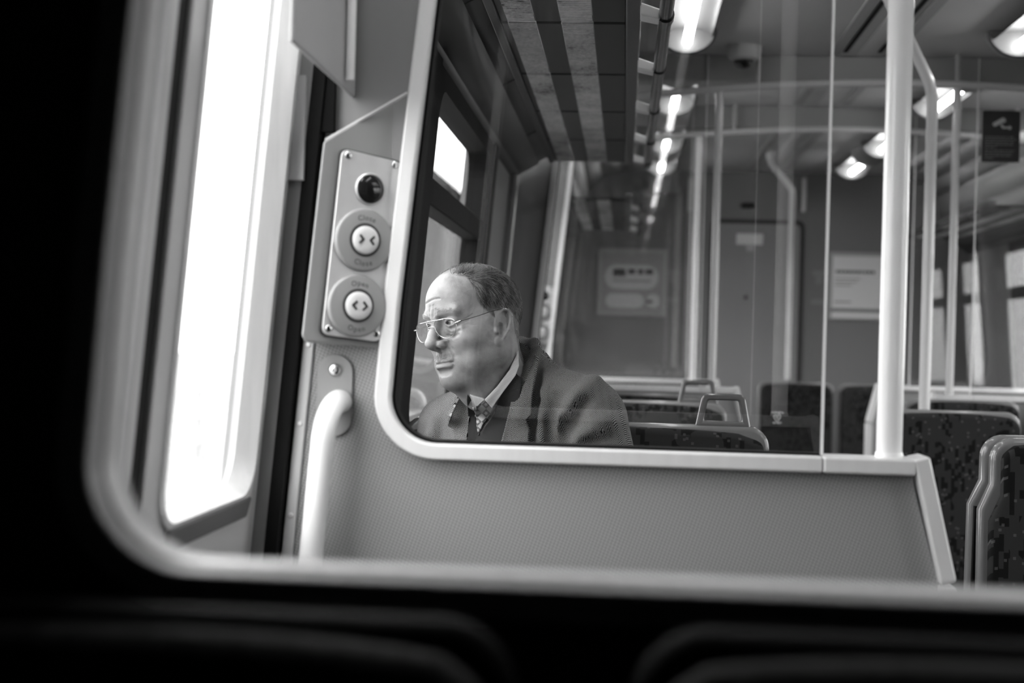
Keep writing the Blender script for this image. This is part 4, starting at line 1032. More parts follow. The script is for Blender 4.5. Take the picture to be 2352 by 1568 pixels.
def np_obj(name, v, q, mats, parent=None, smooth=True, mi=None):
    me = bpy.data.meshes.new(name); me.vertices.add(len(v)); me.vertices.foreach_set('co', np.asarray(v, np.float32).ravel())
    k = q.shape[1]; me.loops.add(q.size); me.loops.foreach_set('vertex_index', q.astype(np.int32).ravel()); me.polygons.add(len(q))
    me.polygons.foreach_set('loop_start', np.arange(0, q.size, k, dtype=np.int32)); me.polygons.foreach_set('loop_total', np.full(len(q), k, np.int32))
    for mm in mats: me.materials.append(M[mm])
    if mi is not None: me.polygons.foreach_set('material_index', mi.astype(np.int32))
    me.update(calc_edges=True); me.validate()
    if smooth: me.polygons.foreach_set('use_smooth', [True] * len(me.polygons))
    o = bpy.data.objects.new(name, me); place(o, parent); return o
def orient(v, q):  # make quads face outward (signed volume)
    a, b, c = v[q[:, 0]], v[q[:, 1]], v[q[:, 2]]
    if np.einsum('ij,ij->i', a, np.cross(b, c)).sum() < 0: q = q[:, ::-1]
    return q
def vnormals(v, q):
    n = np.zeros_like(v); a, b, c, d = (v[q[:, i]] for i in range(4)); f = np.cross(c - a, d - b)
    for i in range(4): np.add.at(n, q[:, i], f)
    return n / (np.linalg.norm(n, axis=1, keepdims=True) + 1e-12)
def setattr3(me, name, arr):
    at_ = me.attributes.new(name, 'FLOAT_VECTOR', 'POINT'); at_.data.foreach_set('vector', np.asarray(arr, np.float32).ravel())

# ---- head, modelled in its own frame: face toward -Y, his left +X, origin between the ears
HS = .978
HR = Rm(math.radians(-46), math.radians(5.9), math.radians(-7.3)); HO = np.array([-.2802, 2.6804, .0196])
def H(p): return (HS * np.asarray(p, float)) @ HR.T + HO
def bvh(v, q): return BVHTree.FromPolygons([tuple(p) for p in v], [tuple(int(i) for i in f) for f in q])
g = SDF((-.1, -.142, -.215), (.1, .128, .142), .0014)
g.ell((0, .006, .042), (.076, .096, .086), .01)
g.ell((0, -.037, .060), (.055, .057, .052), .03)
g.ell((0, -.038, -.026), (.053, .054, .066), .03)
g.both('ell', (.050, .0, -.02), (.023, .045, .05), .03)
g.both('cone', (.054, -.004, -.050), (.020, -.063, -.083), .021, .017, .025)
g.ell((0, -.0695, -.083), (.020, .0175, .016), .018)
g.both('ell', (.044, -.058, -.016), (.023, .023, .020), .022)
g.both('ell', (.042, -.045, -.060), (.022, .030, .026), .02)             # jowls
g.ell((0, -.035, -.092), (.040, .045, .022), .025)                        # under the chin
g.cone((0, .020, -.04), (.004, .060, -.165), .060, .054, .03)
g.ell((0, -.010, -.112), (.043, .040, .045), .03)
g.both('cone', (.012, -.0915, .040), (.045, -.079, .039), .0085, .0075, .012) # brow ridge
g.ell((0, -.090, .036), (.011, .010, .012), .012)
g.both('ell', (.034, -.104, .018), (.019, .0165, .0125), .010, 'sub')      # sockets
g.both('ell', (.0155, -.100, .016), (.0065, .012, .012), .008, 'sub')
g.ell((0, -.0655, -.055), (.033, .0215, .027), .020)                       # muzzle
# nose
g.cone((0, -.090, .026), (0, -.1055, -.002), .0075, .0085, .010)
g.cone((0, -.1055, .0), (0, -.1120, -.016), .0082, .0102, .007)
g.ell((0, -.1115, -.0170), (.0122, .0115, .0108), .006)
g.both('ell', (.0138, -.0975, -.0210), (.0070, .0115, .0080), .0050)
g.cone((0, -.107, -.0265), (0, -.094, -.0310), .0050, .0055, .006)
g.both('ell', (.0070, -.1020, -.0303), (.0042, .0070, .0042), .003, 'sub')
g.both('cone', (.0215, -.0925, -.020), (.0220, -.0865, -.031), .0016, .0014, .004, 'sub')
g.both('ell', (.080, -.045, .045), (.012, .022, .022), .02, 'sub')        # temple hollow
# eyelids around the eyeballs
EC = np.array([.0325, -.0760, .0175]); ER = .0122
g.both('ell', tuple(EC), (ER + .0018,) * 3, .005)
g.both('cone', (.022, -.0865, .0035), (.036, -.0850, -.0035), .0028, .0036, .007); g.both('cone', (.036, -.0850, -.0035), (.050, -.0730, .0045), .0036, .0026, .007)
# first pass surface, used to lay the lips and the creases on the skin
pv, pq = g.mesh(); PB = bvh(pv, pq)
def fy(x, z, dy=0.):
    loc = PB.ray_cast(Vector((x, -.3, z)), Vector((0, 1, 0)))[0]
    return np.array([x, (loc[1] if loc else -.08) + dy, z])
def fx(y, z, s, dx=0.):
    loc = PB.ray_cast(Vector((s * .3, y, z)), Vector((-s, 0, 0)))[0]
    return np.array([(loc[0] if loc else s * .07) + s * dx, y, z])
def crease(pts, r, depth, k, op='sub'):
    P = [fy(x, z, depth) for x, z in pts]
    for a, b in zip(P[:-1], P[1:]): g.cone(a, b, r, r, k, op)
def curve(x0, x1, f, n=9): return [(x, f(x)) for x in np.linspace(x0, x1, n)]
crease(curve(-.024, .024, lambda x: -.0520 + .0012 * math.cos(x * 260) - .9 * x * x, 11), .0030, .0005, .004, 'add')
crease(curve(-.021, .021, lambda x: -.0628 + 1.6 * x * x, 11), .0042, .0006, .005, 'add')
pv, pq = g.mesh(); PB = bvh(pv, pq)
crease(curve(-.0265, .0265, lambda x: -.0570 - .6 * x * x, 15), .0012, .0004, .0018)
crease(curve(-.014, .014, lambda x: -.0735 + 1.0 * x * x, 7), .0026, -.0003, .009)
crease([(0, -.040), (0, -.049)], .0022, -.0005, .005)
for sx in (-1, 1):
    crease([(sx * .0225, -.020), (sx * .0275, -.034), (sx * .0325, -.045)], .0012, .0002, .007)
    crease([(sx * .022, .0045), (sx * .030, -.0015), (sx * .041, -.0040), (sx * .050, .0010)], .0011, .0001, .005)
    crease([(sx * .024, -.0060), (sx * .035, -.0105), (sx * .047, -.0080)], .0008, .0001, .006)
    crease([(sx * .0055, .034), (sx * .0065, .044), (sx * .0055, .054)], .0008, .0002, .004)
    crease([(sx * .012, .037), (sx * .013, .046)], .0006, .0002, .004)
    for dz in (-.003, .002, .007):
        P = [fx(y, .013 + dz + (y + .065) * .5 * (dz > 0) - (y + .065) * .3 * (dz < 0), sx, .0001) for y in (-.067, -.060, -.052)]
        for a, b in zip(P[:-1], P[1:]): g.cone(a, b, .0006, .0005, .003, 'sub')
    # eye opening: almond slit, lids
    g.ell((sx * .0325, -.0885, .0172), (.0125, .0100, .0056), .0016, 'sub', R=Rm(0, 0, sx * .10))
    g.cone((sx * .0205, -.0880, .0185), (sx * .0315, -.0905, .0242), .0012, .0017, .003); g.cone((sx * .0315, -.0905, .0242), (sx * .0450, -.0820, .0195), .0017, .0016, .003)
    g.cone((sx * .0205, -.0870, .0150), (sx * .0325, -.0885, .0107), .0012, .0016, .003); g.cone((sx * .0325, -.0885, .0107), (sx * .0450, -.0810, .0150), .0016, .0012, .003)
for zz, w, r in ((.064, .036, .0004),):
    crease(curve(-w, w * .6, lambda x: zz + .0018 * math.sin(x * 90 + zz * 400) - 1.2 * x * x, 19), r * .5, .0009, .004)
# ears
for sx in (-1, 1):
    def E(a, b, o=0.):
        a2 = a + b * .30
        return (sx * (.0728 + a * .22 + o), -.006 + a2 * .92, -.003 + b)
    g.ell(E(.008, .000, .001), (.0042, .0165, .026), .004)
    hx = [(-.004, .001), (-.009, .010), (-.009, .020), (-.003, .0285), (.007, .0325), (.017, .030), (.0235, .021), (.0250, .008), (.0215, -.007), (.0145, -.018), (.008, -.026)]
    for (a, b), (c_, d_) in zip(hx[:-1], hx[1:]): g.cone(E(a, b, .0045), E(c_, d_, .0045), .0029, .0029, .002)
    g.ell(E(.002, -.027, .004), (.0042, .0080, .0085), .004)
    an = [(.009, .021), (.0150, .014), (.0160, .002), (.013, -.010), (.006, -.017)]
    for (a, b), (c_, d_) in zip(an[:-1], an[1:]): g.cone(E(a, b, .002), E(c_, d_, .002), .0024, .0028, .003)
    g.ell(E(.004, -.003, .007), (.007, .0080, .0115), .003, 'sub')
    g.ell(E(-.0065, -.006, .006), (.0040, .0045, .0060), .003)
    hc_ = [(.000, .024), (.009, .0265), (.0175, .020), (.0195, .008)]
    for (a, b), (c_, d_) in zip(hc_[:-1], hc_[1:]): g.cone(E(a, b, .0085), E(c_, d_, .0085), .0024, .0022, .002, 'sub')
hv, hq = g.mesh(); hq = orient(hv, hq); hn = vnormals(hv, hq)

# skin tone map (darker lips, stubble, hair roots, lower face, under eyes, ear side)
x_, y_, z_ = hv.T; ax_ = np.abs(x_)
sm = lambda a, b, t: np.clip((t - a) / (b - a), 0, 1) ** 2 * (3 - 2 * np.clip((t - a) / (b - a), 0, 1))
def hairmask(x, y, z):
    ax = np.abs(x)
    e = (x / .077) ** 2 + ((y - .006) / .099) ** 2 + ((z - .042) / .086) ** 2
    top = sm(.100, .108, z + (y + .055) * .35 - .0) * sm(-.068, -.052, y) 
    yt = np.interp(z, [-.08, -.06, -.02, .0, .02, .035, .05, .07, .09, .11], [.060, .048, .036, .004, -.020, -.030, -.040, -.044, -.047, -.05])
    side = sm(0, .006, y - yt) * sm(-.084, -.078, z + np.clip(y - .06, -1, 0) * .1)
    side = side * (z < .112)
    ear = (np.abs(z + .002) < .04) & (y > -.012) & (y < .036) & (z < .031)
    side = np.where(ear, 0, side)
    return np.clip(np.maximum(side, top), 0, 1) * (e > .80)
hm = hairmask(x_, y_, z_)
inear = (ax_ > .0775) & (y_ < .04) & (y_ > -.02) & (z_ < .036)
hm = np.where(inear, 0, hm)
tone = np.ones(len(hv))
tone *= 1 - .72 * hm * np.where(z_ > .106, .32, 1)
lips = ((ax_ / .024) ** 2 + ((z_ + .0565) / .0095) ** 2 < 1) & (y_ < -.084); tone = np.where(lips, tone * .80, tone)
stub = np.exp(-(((ax_) / .026) ** 2 + ((z_ + .0435) / .0055) ** 2)) * (y_ < -.08); tone *= 1 - .25 * stub
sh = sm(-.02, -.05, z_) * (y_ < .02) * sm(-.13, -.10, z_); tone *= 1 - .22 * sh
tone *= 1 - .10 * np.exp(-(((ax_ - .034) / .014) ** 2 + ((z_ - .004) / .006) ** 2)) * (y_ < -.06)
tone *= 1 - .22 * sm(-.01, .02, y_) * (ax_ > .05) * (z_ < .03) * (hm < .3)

man = thing('seated_man', 'older man in glasses, herringbone jacket and tie, looking out of the left window', 'person', (-.2, 2.70, -.68))
# ---- whole body: hands, neck root, torso and legs under the clothes
TO = np.array([-.205, 2.765, -.130]); TR = Rm(math.radians(-35), math.radians(7), math.radians(-6.5))
def T(p): return np.asarray(p, float) @ TR.T + TO
hipL, hipR = np.array([-.12, 2.70, -.70]), np.array([-.29, 2.76, -.70])
knL, knR = np.array([-.10, 2.28, -.67]), np.array([-.34, 2.31, -.67]); ftL, ftR = np.array([-.10, 2.30, -1.16]), np.array([-.36, 2.34, -1.16])
ELL, ELR = T((.235, -.035, -.27)), T((-.255, -.03, -.27)); WRL, WRR = np.array([-.115, 2.42, -.56]), np.array([-.33, 2.46, -.56])
SHL, SHR = T((.182, 0, -.035)), T((-.19, 0, -.03))
bg = SDF((-.62, 2.12, -1.24), (.16, 3.0, .02), .006)
bg.ell(T((0, .015, -.17)), (.140, .080, .19), .03, R=TR); bg.cone(T((-.15, 0, -.03)), T((.15, 0, -.03)), .05, .05, .03)
bg.ell((-.205, 2.755, -.50), (.13, .09, .19), .03); bg.ell((-.205, 2.74, -.70), (.16, .12, .10), .03)
bg.cone(T((0, -.025, .0)), H((.0, .030, -.10)), .052, .055, .02)
for a, b, ra, rb in ((SHL, ELL, .045, .036), (ELL, WRL, .036, .026), (SHR, ELR, .045, .036), (ELR, WRR, .036, .026), (hipL, knL, .075, .052), (knL, ftL, .048, .036), (hipR, knR, .075, .052), (knR, ftR, .048, .036)): bg.cone(a, b, ra, rb, .015)
bv, bq = bg.mesh(); bq = orient(bv, bq)
hands = []
for W_, s in ((WRL, 1), (WRR, -1)):
    hg = SDF(W_ + np.array([-.09, -.20, -.10]), W_ + np.array([.09, .05, .07]), .0026)
    hg.cone(W_ + np.array([0, .03, .005]), W_ + np.array([-s * .004, -.02, -.004]), .026, .024, .01)
    pc = W_ + np.array([-s * .006, -.055, -.012]); hg.ell(pc, (.040, .045, .016), .012)
    for i, (dx, L) in enumerate(((-.030, .066), (-.010, .076), (.011, .072), (.030, .056))):
        a = pc + np.array([dx, -.034, .002]); b = a + np.array([dx * .12, -L * .5, .002]); c_ = b + np.array([0, -L * .32, -.012]); e_ = c_ + np.array([0, -L * .16, -.018])
        r0 = (.0092, .0098, .0094, .0084)[i]
        hg.cone(a, b, r0 + .001, r0, .003).cone(b, c_, r0, r0 - .001, .003).cone(c_, e_, r0 - .001, r0 - .0022, .003)
    a = pc + np.array([-s * .030, .012, -.004]); b = a + np.array([-s * .026, -.022, -.006]); c_ = b + np.array([-s * .004, -.028, -.008]); hg.cone(a, b, .0125, .0108, .006).cone(b, c_, .0105, .0085, .004)
    v, q = hg.mesh(); hands.append((v, orient(v, q)))
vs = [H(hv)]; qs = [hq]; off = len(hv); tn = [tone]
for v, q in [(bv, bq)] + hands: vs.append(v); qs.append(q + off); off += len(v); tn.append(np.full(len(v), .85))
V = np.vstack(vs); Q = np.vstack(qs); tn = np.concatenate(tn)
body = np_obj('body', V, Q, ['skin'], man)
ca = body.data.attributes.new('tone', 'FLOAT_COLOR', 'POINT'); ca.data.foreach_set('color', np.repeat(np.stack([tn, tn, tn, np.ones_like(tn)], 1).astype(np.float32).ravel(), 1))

# ---- eyes
def eye(sx):
    n, k = 32, 24; c = EC * [sx, 1, 1]; gz = np.array([-.10, -1, .02]); gz /= np.linalg.norm(gz)
    a = np.cross(gz, [0, 0, 1.]); a /= np.linalg.norm(a); b = np.cross(a, gz); vs = [c + gz * (ER + .0004)]; fs = []; mi = []
    angs = [6, 11, 16, 22, 27, 30] + list(np.linspace(36, 176, 14))
    for j, th in enumerate(angs):
        t = math.radians(th); r = ER + (.0006 if th < 28 else 0) * math.cos(math.radians(th) * 3)
        for i in range(n):
            p = 2 * math.pi * i / n; vs.append(c + r * (gz * math.cos(t) + math.sin(t) * (a * math.cos(p) + b * math.sin(p))))
    for i in range(n): fs.append((0, 1 + i, 1 + (i + 1) % n)); mi.append(2)
    for j in range(len(angs) - 1):
        for i in range(n): fs.append((1 + j * n + i, 1 + (j + 1) * n + i, 1 + (j + 1) * n + (i + 1) % n, 1 + j * n + (i + 1) % n)); mi.append(2 if angs[j + 1] <= 12 else 1 if angs[j + 1] <= 28 else 0)
    q = MB(); q.v = [tuple(H(p)) for p in vs]; q.f = fs; q.m = mi; q.build('eyeball', ['sclera', 'iris', 'pupil'], man, smooth=True)
eye(1); eye(-1)

# ---- hair: combed strands rooted on the scalp
def strands(name, roots, nrm, dirs, length, lift, rad, m, hug=True, seg=4, curl=.0):
    n = len(roots); P = [roots - nrm * .001]; d = dirs / np.linalg.norm(dirs, axis=1, keepdims=True); step = (length / seg)[:, None]; p = roots.copy()
    cc = np.array([0, .006, .042]); rr = np.array([.077, .099, .086])
    e0 = np.linalg.norm((roots - cc) / rr, axis=1)
    for s in range(seg):
        p = p + d * step + nrm * (lift * (1 - s / seg))[:, None]
        if hug:
            e = np.linalg.norm((p - cc) / rr, axis=1); tgt = e0 * (1 + (lift / .08) * (.5 + .5 * s)); p = cc + (p - cc) * (np.clip(tgt / e, .9, 1.1))[:, None]
        d = d + rng.normal(0, curl + .04, d.shape); d /= np.linalg.norm(d, axis=1, keepdims=True); P.append(p.copy())
    P = np.stack(P, 1); K = seg + 1  # n,K,3
    t = np.gradient(P, axis=1); t /= np.linalg.norm(t, axis=2, keepdims=True) + 1e-9; a = np.cross(t, nrm[:, None, :]); a /= np.linalg.norm(a, axis=2, keepdims=True) + 1e-9; b = np.cross(t, a)
    rad_ = rad * np.linspace(1, .25, K)[None, :, None]
    vs = np.stack([P + rad_ * (a * math.cos(w) + b * math.sin(w)) for w in (0, 2.09, 4.19)], 2)  # n,K,3,3
    V = H(vs.reshape(-1, 3)); base = (np.arange(n) * K * 3)[:, None, None]; kk = (np.arange(seg) * 3)[None, :, None]; j = np.arange(3)[None, None, :]
    q = np.stack([base + kk + j, base + kk + (j + 1) % 3, base + kk + 3 + (j + 1) % 3, base + kk + 3 + j], -1).reshape(-1, 4)
    return V, q
cand = np.where(hm > .25)[0]
sel = rng.choice(cand, 15000, p=hm[cand] * np.where(z_[cand] > .110, .16, 1) / (hm[cand] * np.where(z_[cand] > .110, .16, 1)).sum())
rt = hv[sel]; nr = hn[sel]
comb_ = np.stack([np.zeros(len(rt)), .55 - .2 * sm(.03, .09, rt[:, 1]), -1.0 * np.ones(len(rt))], 1)
topm = sm(.085, .115, rt[:, 2])[:, None]; comb_ = comb_ * (1 - topm) + np.array([[-.75, .75, 0]]) * topm
wave = np.sin(rt[:, 2] * 90 + rt[:, 1] * 60)[:, None] * np.array([[0, .35, 0]])
comb_ = comb_ + wave + rng.normal(0, .22, comb_.shape); comb_ -= nr * np.sum(comb_ * nr, 1, keepdims=True)
ln = rng.uniform(.012, .026, len(rt)) * np.where(rt[:, 2] > .112, 1.5, 1) * np.where(rt[:, 2] < -.02, 1.1, 1)
V, q = strands('hair', rt, nr, comb_, ln, np.full(len(rt), .0010), .00042, 'hair')
clump = np.sin(rt[:, 1] * 210 + 3 * np.sin(rt[:, 2] * 60)) * .22
gm = (rng.random(len(rt)) < .36 + clump + .25 * (rt[:, 2] > .10)).astype(int); mi = np.repeat(gm, 4 * 3)
hr = np_obj('hair', V, q, ['hair', 'hair_grey'], man, smooth=False, mi=mi); hr['kind'] = 'stuff'
def patch(name, mask, n, dirv, l0, l1, lift, rad, m, gf):
    c = np.where(mask)[0]; s = rng.choice(c, n); r = hv[s]; nn_ = hn[s]; d = np.array(dirv)(r) if callable(dirv) else np.tile(dirv, (n, 1)).astype(float)
    d = d + rng.normal(0, .3, d.shape); d -= nn_ * np.sum(d * nn_, 1, keepdims=True) * .8
    V, q = strands(name, r, nn_, d, rng.uniform(l0, l1, n), np.full(n, lift), rad, m, hug=False, seg=3)
    o = np_obj(name, V, q, [m, gf], man, smooth=False, mi=np.repeat((rng.random(n) < .6).astype(int), 9)); o['kind'] = 'stuff'
patch('moustache', (ax_ < .027) & (z_ > -.0490) & (z_ < -.0380) & (y_ < -.080), 260, (.0, -.2, -1), .003, .006, .0005, .00018, 'hair_grey', 'sclera')
for s in (-1, 1):
    patch('eyebrow', (x_ * s > .012) & (x_ * s < .050) & (np.abs(z_ - .0415 + np.clip(ax_ - .035, 0, 1) * .35) < .0042) & (y_ < -.06), 110, (s * 1., 0, .35), .004, .007, .0006, .00018, 'hair_grey', 'sclera')

# ---- glasses
def hp(*p): return H(p)
gl = thing('spectacles', 'thin gold metal aviator spectacles worn by the man', 'glasses', H((0, -.11, .01)))
def lens_out(sx):
    pts = [(.0105, .0175), (.016, .0225), (.035, .0235), (.052, .0210), (.0595, .0125), (.0590, .000), (.0535, -.0130), (.0430, -.0195), (.0300, -.0195), (.0195, -.0125), (.0130, -.0010), (.0100, .0100)]
    GX = 1.08
    P = [np.array([sx * a * GX, -.1075 + (a ** 2) * 3.2 + (.0 if b > 0 else b * -.12), .0255 + (b - .0235) * .86]) for a, b in pts]
    for _ in range(2):
        Q = []
        for i in range(len(P)): a, b = P[i], P[(i + 1) % len(P)]; Q += [a * .75 + b * .25, a * .25 + b * .75]
        P = Q
    return P
fr = MB()
for s in (-1, 1): fr.tube([H(p) for p in lens_out(s)], .00060, 8, closed=True)
fr.tube([hp(x, -.1080 + x * x * 3.0, .0250 - abs(x) * .02) for x in np.linspace(-.036, .036, 13)], .0010, 8)
fr.tube([hp(x, -.1075 - .002 * math.cos(x * 130), .0125 + .0015 * math.cos(x * 130)) for x in np.linspace(-.0110, .0110, 9)], .0008, 8)
wire = fr.build('wire_frame', 'gold_wire', gl, smooth=True)
for s in (-1, 1):
    t = MB(); t.tube([hp(s * .0630, -.0965, .0140), hp(s * .0715, -.0950, .0150), hp(s * .0740, -.0905, .0160)], [.0012, .0017, .0016], 8); t.build('hinge', 'gold_wire', gl, smooth=True)
    t = MB(); t.tube([hp(s * .0740, -.0905, .0160), hp(s * .0765, -.05, .0225), hp(s * .0785, -.02, .0285), hp(s * .0785, .006, .0330), hp(s * .0775, .022, .0290), hp(s * .0755, .030, .014)], [.0008, .0008, .0009, .0013, .0014, .0013], 8); t.build('temple_arm', 'gold_wire', gl, smooth=True)
    L = lens_out(s); c = sum(L) / len(L) + np.array([0, -.0016, 0]); t = MB(); t.v = [tuple(H(c))] + [tuple(H(p)) for p in L]; k = len(L); t.f = [(0, 1 + i, 1 + (i + 1) % k) for i in range(k)]; t.m = [0] * k; t.build('lens', 'lens_glass', gl, smooth=True)
    t = MB(); t.tube([hp(s * .0125, -.1060, .004), hp(s * .0105, -.1030, .002), hp(s * .0100, -.1010, -.001)], .0006, 6); t.lathe(H((s * .0095, -.1003, -.003)), HR @ np.array([s, .4, .2]), [(.0001, -.001), (.0022, -.0005), (.0026, .0004), (.0001, .001)], 12); t.build('nose_pad', 'steel_plate', gl, smooth=True)

# ---- jacket
J = SDF((-.64, 2.30, -.76), (.20, 3.06, .08), .0045)
J.ell(T((0, .010, -.16)), (.190, .128, .25), .03, R=TR)
J.ell((-.205, 2.755, -.52), (.178, .135, .20), .05)
J.cone(T((-.165, .005, -.030)), T((.155, .005, -.025)), .060, .060, .05)
J.cone(T((.060, .0, .042)), T((.165, .0, -.004)), .044, .052, .03); J.cone(T((-.060, -.01, .036)), T((-.175, .0, -.016)), .040, .050, .03)
J.cone(T((-.03, .035, .050)), T((.03, .035, .050)), .045, .045, .03)
for a, b, c_, s in ((SHL, ELL, WRL, 1), (SHR, ELR, WRR, -1)): J.cone(a, b, .062, .056, .025); J.cone(b, c_ + (b - c_) * .12, .058, .042, .02); 
COL = [(x * .93, y - .052, z) for x, y, z in ((.078, -.030, .030), (.082, .010, .075), (.074, .050, .105), (.045, .080, .120), (0, .092, .125), (-.045, .080, .118), (-.074, .050, .100), (-.084, .005, .070), (-.080, -.035, .030))]
for a, b in zip(COL[:-1], COL[1:]):
    J.cone(T(a), T(b), .011, .011, .008); a2 = np.array(a) * [1.08, 1.08, 1] - [0, 0, .03]; b2 = np.array(b) * [1.08, 1.08, 1] - [0, 0, .03]; J.cone(T(a2), T(b2), .016, .016, .012)
J.cone(T((0, -.030, .055)), T((0, -.060, .20)), .062, .066, .006, 'sub'); J.ell(T((0, -.10, .055)), (.05, .06, .045), .02, 'sub')
for b, c_ in ((ELL, WRL), (ELR, WRR)): J.cone(c_ + (b - c_) * .09, c_ - (b - c_) * .2, .033, .033, .002, 'sub')
jv, jq = J.mesh(); JB = bvh(jv, jq)
def hit(B, u, v, lift=0.):
    d = Vector(ray(u, v)).normalized(); loc, n, i, t = B.ray_cast(Vector((0, 0, 0)), d)
    if loc is None:
        loc = Vector(at(u, v, 2.66)); loc2, n, i, t = B.find_nearest(loc); loc = loc2
    n = Vector(n); n = -n if n.dot(d) > 0 else n
    return np.array(loc + n * lift)
def ridge(pts, r, depth, k=.02, op='add'):
    P = [hit(JB, u, v, depth) for u, v in pts]
    for a, b in zip(P[:-1], P[1:]): J.cone(a, b, r, r, k, op)
ridge([(1366, 872), (1335, 905), (1305, 945), (1284, 980)], .012, -.004, .020)
ridge([(1398, 962), (1362, 985), (1322, 1020)], .011, -.004, .018)
ridge([(1247, 900), (1244, 960), (1243, 1040)], .009, -.003, .014)
ridge([(1236, 850), (1230, 920), (1224, 965), (1221, 1040)], .007, .001, .010, 'sub')
ridge([(1282, 910), (1268, 960), (1264, 1040)], .008, .002, .014, 'sub')
ridge([(1342, 925), (1306, 975), (1284, 1040)], .010, .002, .016, 'sub')
ridge([(1400, 1000), (1350, 1022), (1335, 1045)], .008, .002, .014, 'sub')
ridge([(1003, 960), (992, 1000), (996, 1040)], .008, -.004, .018)
jv, jq = J.mesh(); jq = orient(jv, jq); JB = bvh(jv, jq)
def cloth_uv(v):
    L = (v - TO) @ TR; x, y, z = L.T
    u = x * .92 + .5 * y * np.sign(x) * sm(.02, .14, np.abs(x)) + .16 * z * np.where(x > 0, 1, -1) * sm(.05, .18, np.abs(x)); w = z + .60 * y
    return np.stack([u, w, np.zeros_like(u)], 1)
jk = np_obj('jacket', jv, jq, ['tweed'], man); setattr3(jk.data, 'cloth', cloth_uv(jv))

# cloth pieces laid on the jacket or shirt front: polygon of image points -> real points on the chest surface
def laid(name, B, poly, lift, thick, m, uvrot=0., n=14, edge=.5, uvs=1.0, edgelift=0., smooth=3):
    P = [np.array(p, float) for p in poly]; lo = np.min(P, 0); hi = np.max(P, 0); step = max(hi - lo) / (n * 2.2)
    bm = bmesh.new(); bo = [bm.verts.new((p[0], p[1], 0)) for p in P]
    bm.faces.new(bo); bmesh.ops.triangulate(bm, faces=bm.faces[:])
    for _ in range(5):
        es = [e for e in bm.edges if e.calc_length() > step]
        if not es: break
        bmesh.ops.subdivide_edges(bm, edges=es, cuts=1, use_grid_fill=True); bmesh.ops.triangulate(bm, faces=bm.faces[:])
    bm.verts.index_update(); W2 = [tuple(v.co) for v in bm.verts]; 
    bd = np.array([v.is_boundary for v in bm.verts]); F = [tuple(v.index for v in f.verts) for f in bm.faces]; bm.free()
    Yv = np.full(len(W2), np.nan)
    for i, (u, v, _) in enumerate(W2):
        d = Vector(ray(u, v)).normalized(); loc = B.ray_cast(Vector((0, 0, 0)), d)[0]
        if loc is not None and 2.3 < loc[1] < 2.95: Yv[i] = loc[1]
    ok = np.where(~np.isnan(Yv))[0]; W = np.array(W2)[:, :2]; med = np.median(Yv[ok])
    for i in range(len(W2)):
        if np.isnan(Yv[i]):
            dd = np.linalg.norm(W[ok] - W[i], axis=1); j = ok[np.argsort(dd)[:6]]; Yv[i] = Yv[j].mean()
    for _ in range(smooth):   # relax depth so that the cloth bridges hollows
        Yv = np.array([np.mean(Yv[np.linalg.norm(W - W[i], axis=1) < step * 1.6]) for i in range(len(W2))])
    top = np.array([at(u, v, y - lift - (edgelift if b_ else 0)) for (u, v), y, b_ in zip(W, Yv, bd)])
    me = bpy.data.meshes.new(name); me.from_pydata([tuple(p) for p in top], [], F); me.materials.append(M[m]); me.update()
    # smooth the laid surface a little
    bm = bmesh.new(); bm.from_mesh(me)
    for _ in range(2): bmesh.ops.smooth_vert(bm, verts=[v for v in bm.verts if not v.is_boundary], factor=.5, use_axis_x=True, use_axis_y=True, use_axis_z=True)
    bmesh.ops.recalc_face_normals(bm, faces=bm.faces[:])
    if sum((f.normal.dot(Vector(-_F)) * f.calc_area()) for f in bm.faces) < 0: bmesh.ops.reverse_faces(bm, faces=bm.faces[:])
    bm.to_mesh(me); bm.free()
    c_, s_ = math.cos(uvrot), math.sin(uvrot); uv = [((u * c_ + v * s_) / 1215 * uvs, (-u * s_ + v * c_) / 1215 * uvs, 0) for u, v, _ in W2]
    setattr3(me, 'cloth', uv); me.polygons.foreach_set('use_smooth', [True] * len(me.polygons))
    o = bpy.data.objects.new(name, me); place(o, man)
    so = o.modifiers.new('thickness', 'SOLIDIFY'); so.thickness = thick; so.offset = -1
    if thick > .003:
        b = o.modifiers.new('soft_edge', 'BEVEL'); b.width = thick * .4; b.segments = 2; b.limit_method = 'ANGLE'; b.angle_limit = math.radians(50)
    return o
NB = bvh(np.vstack([H(hv), jv, bv]), np.vstack([hq, jq + len(hv), bq + len(hv) + len(jv)]))
laid('shirt', NB, [(1079, 905), (1113, 915), (1131, 934), (1104, 968), (1093, 955)], .003, .002, 'shirt')
laid('jumper', NB, [(1074, 905), (1086, 925), (1094, 965), (1097, 1000), (1110, 985), (1128, 960), (1152, 905), (1186, 858), (1200, 870), (1185, 960), (1160, 1060), (1076, 1060)], .009, .003, 'jumper')
laid('tie', NB, [(1094, 932), (1112, 917), (1133, 936), (1120, 960), (1108, 975), (1098, 1000), (1094, 975)], .010, .005, 'tie_silk')
laid('shirt_collar', NB, [(1190, 806), (1192, 840), (1184, 862), (1152, 905), (1130, 937), (1113, 918), (1140, 890), (1170, 850)], .0105, .003, 'shirt', uvrot=-2.15)
laid('shirt_collar', NB, [(1080, 907), (1107, 914), (1112, 918), (1094, 934), (1092, 958)], .0095, .003, 'shirt', uvrot=-.3)
laid('lapel', JB, [(1189, 782), (1210, 795), (1232, 818), (1228, 860), (1222, 905), (1220, 950), (1206, 968), (1215, 985), (1212, 1015), (1200, 1060), (1140, 1060), (1158, 990), (1170, 935), (1180, 880), (1188, 830)], .017, .007, 'tweed', uvrot=.10, edgelift=.002)
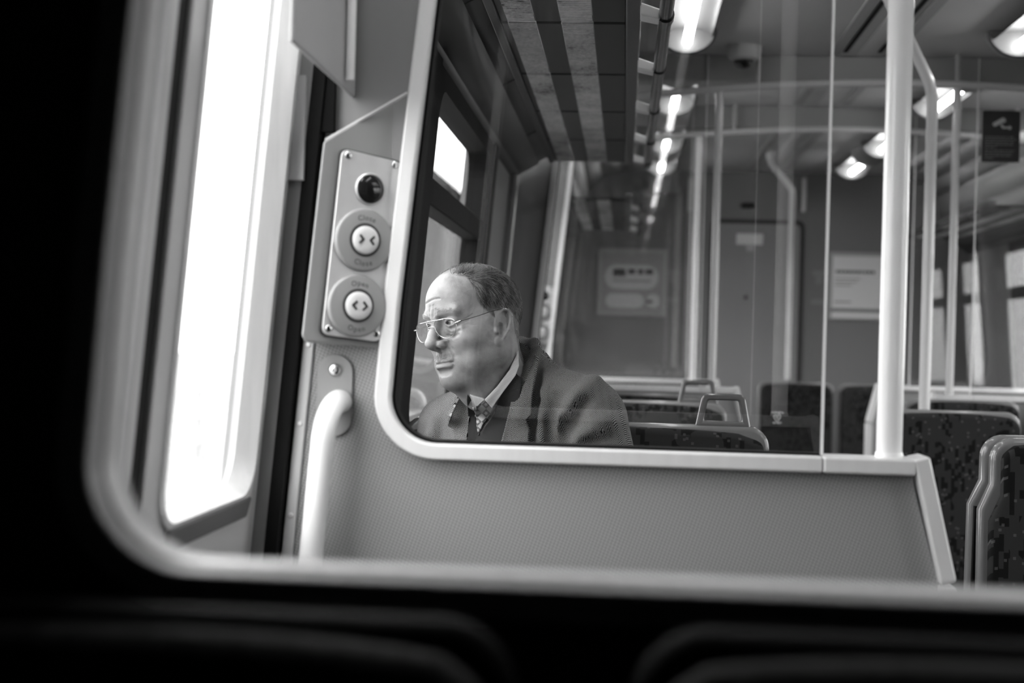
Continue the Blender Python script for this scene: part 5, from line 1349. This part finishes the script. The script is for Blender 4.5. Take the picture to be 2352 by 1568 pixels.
laid('lapel', JB, [(1060, 903), (1078, 908), (1079, 950), (1072, 1000), (1068, 1060), (1036, 1060), (1046, 1010), (1040, 985), (1028, 978), (1040, 945)], .020, .007, 'tweed', uvrot=-.35, edgelift=.002)

# trousers and shoes
G = SDF((-.60, 2.10, -1.24), (.12, 3.0, -.50), .008)
G.ell((-.205, 2.745, -.70), (.180, .140, .11), .03)
for a, b, ra, rb in ((hipL, knL, .092, .070), (knL, ftL + np.array([0, 0, .04]), .066, .056), (hipR, knR, .092, .070), (knR, ftR + np.array([0, 0, .04]), .066, .056)): G.cone(a, b, ra, rb, .02)
v, q = G.mesh(); np_obj('trousers', v, orient(v, q), ['trousers'], man)
for ft in (ftL, ftR):
    S = SDF(ft + np.array([-.07, -.22, -.10]), ft + np.array([.07, .09, .08]), .006)
    S.cone(ft + np.array([0, .02, -.045]), ft + np.array([-.01, -.14, -.055]), .042, .036, .02); S.cone(ft, ft + np.array([0, .01, -.03]), .045, .045, .02)
    S.d = np.maximum(S.d, ((ZF + .002) - S.ax[2])[None, None, :].astype(np.float32))
    v, q = S.mesh(); np_obj('shoe', v, orient(v, q), ['shoe'], man)

GROUPS = {'train_seat': 'train seats in rows on both sides', 'ceiling_lamp': 'fluorescent lamps along the ceiling', 'draught_screen': 'partitions beside the doorways', 'luggage_rack': 'luggage racks above the windows',
          'rack_grab_rail': 'grab rails along the luggage racks', 'grab_pole': 'upright grab poles at the partitions', 'seat_grab_pole': 'bent poles on the seats', 'arched_rail': 'arched rails across the ceiling',
          'door_control_box': 'door control boxes', 'wall_grip': 'grip bars on the end wall', 'running_rail': 'rails of the track outside', 'poster': 'posters on the end wall', 'hedge': 'hedges along the line'}
for o in ROOTS:
    g_ = GROUPS.get(o.name.split('.')[0])
    if g_ and 'label' in o: o['group'] = g_

# ------------------------------------------------------------------ lift the whole scene so that the floor is z = 0
for o in ROOTS: o.location.z += EYE
for o in C.objects:
    if o.type in {'LIGHT', 'CAMERA'}:
        if o.type == 'CAMERA': o.matrix_world = Matrix.Translation((0, 0, EYE)) @ o.matrix_world
        else: o.location.z += EYE
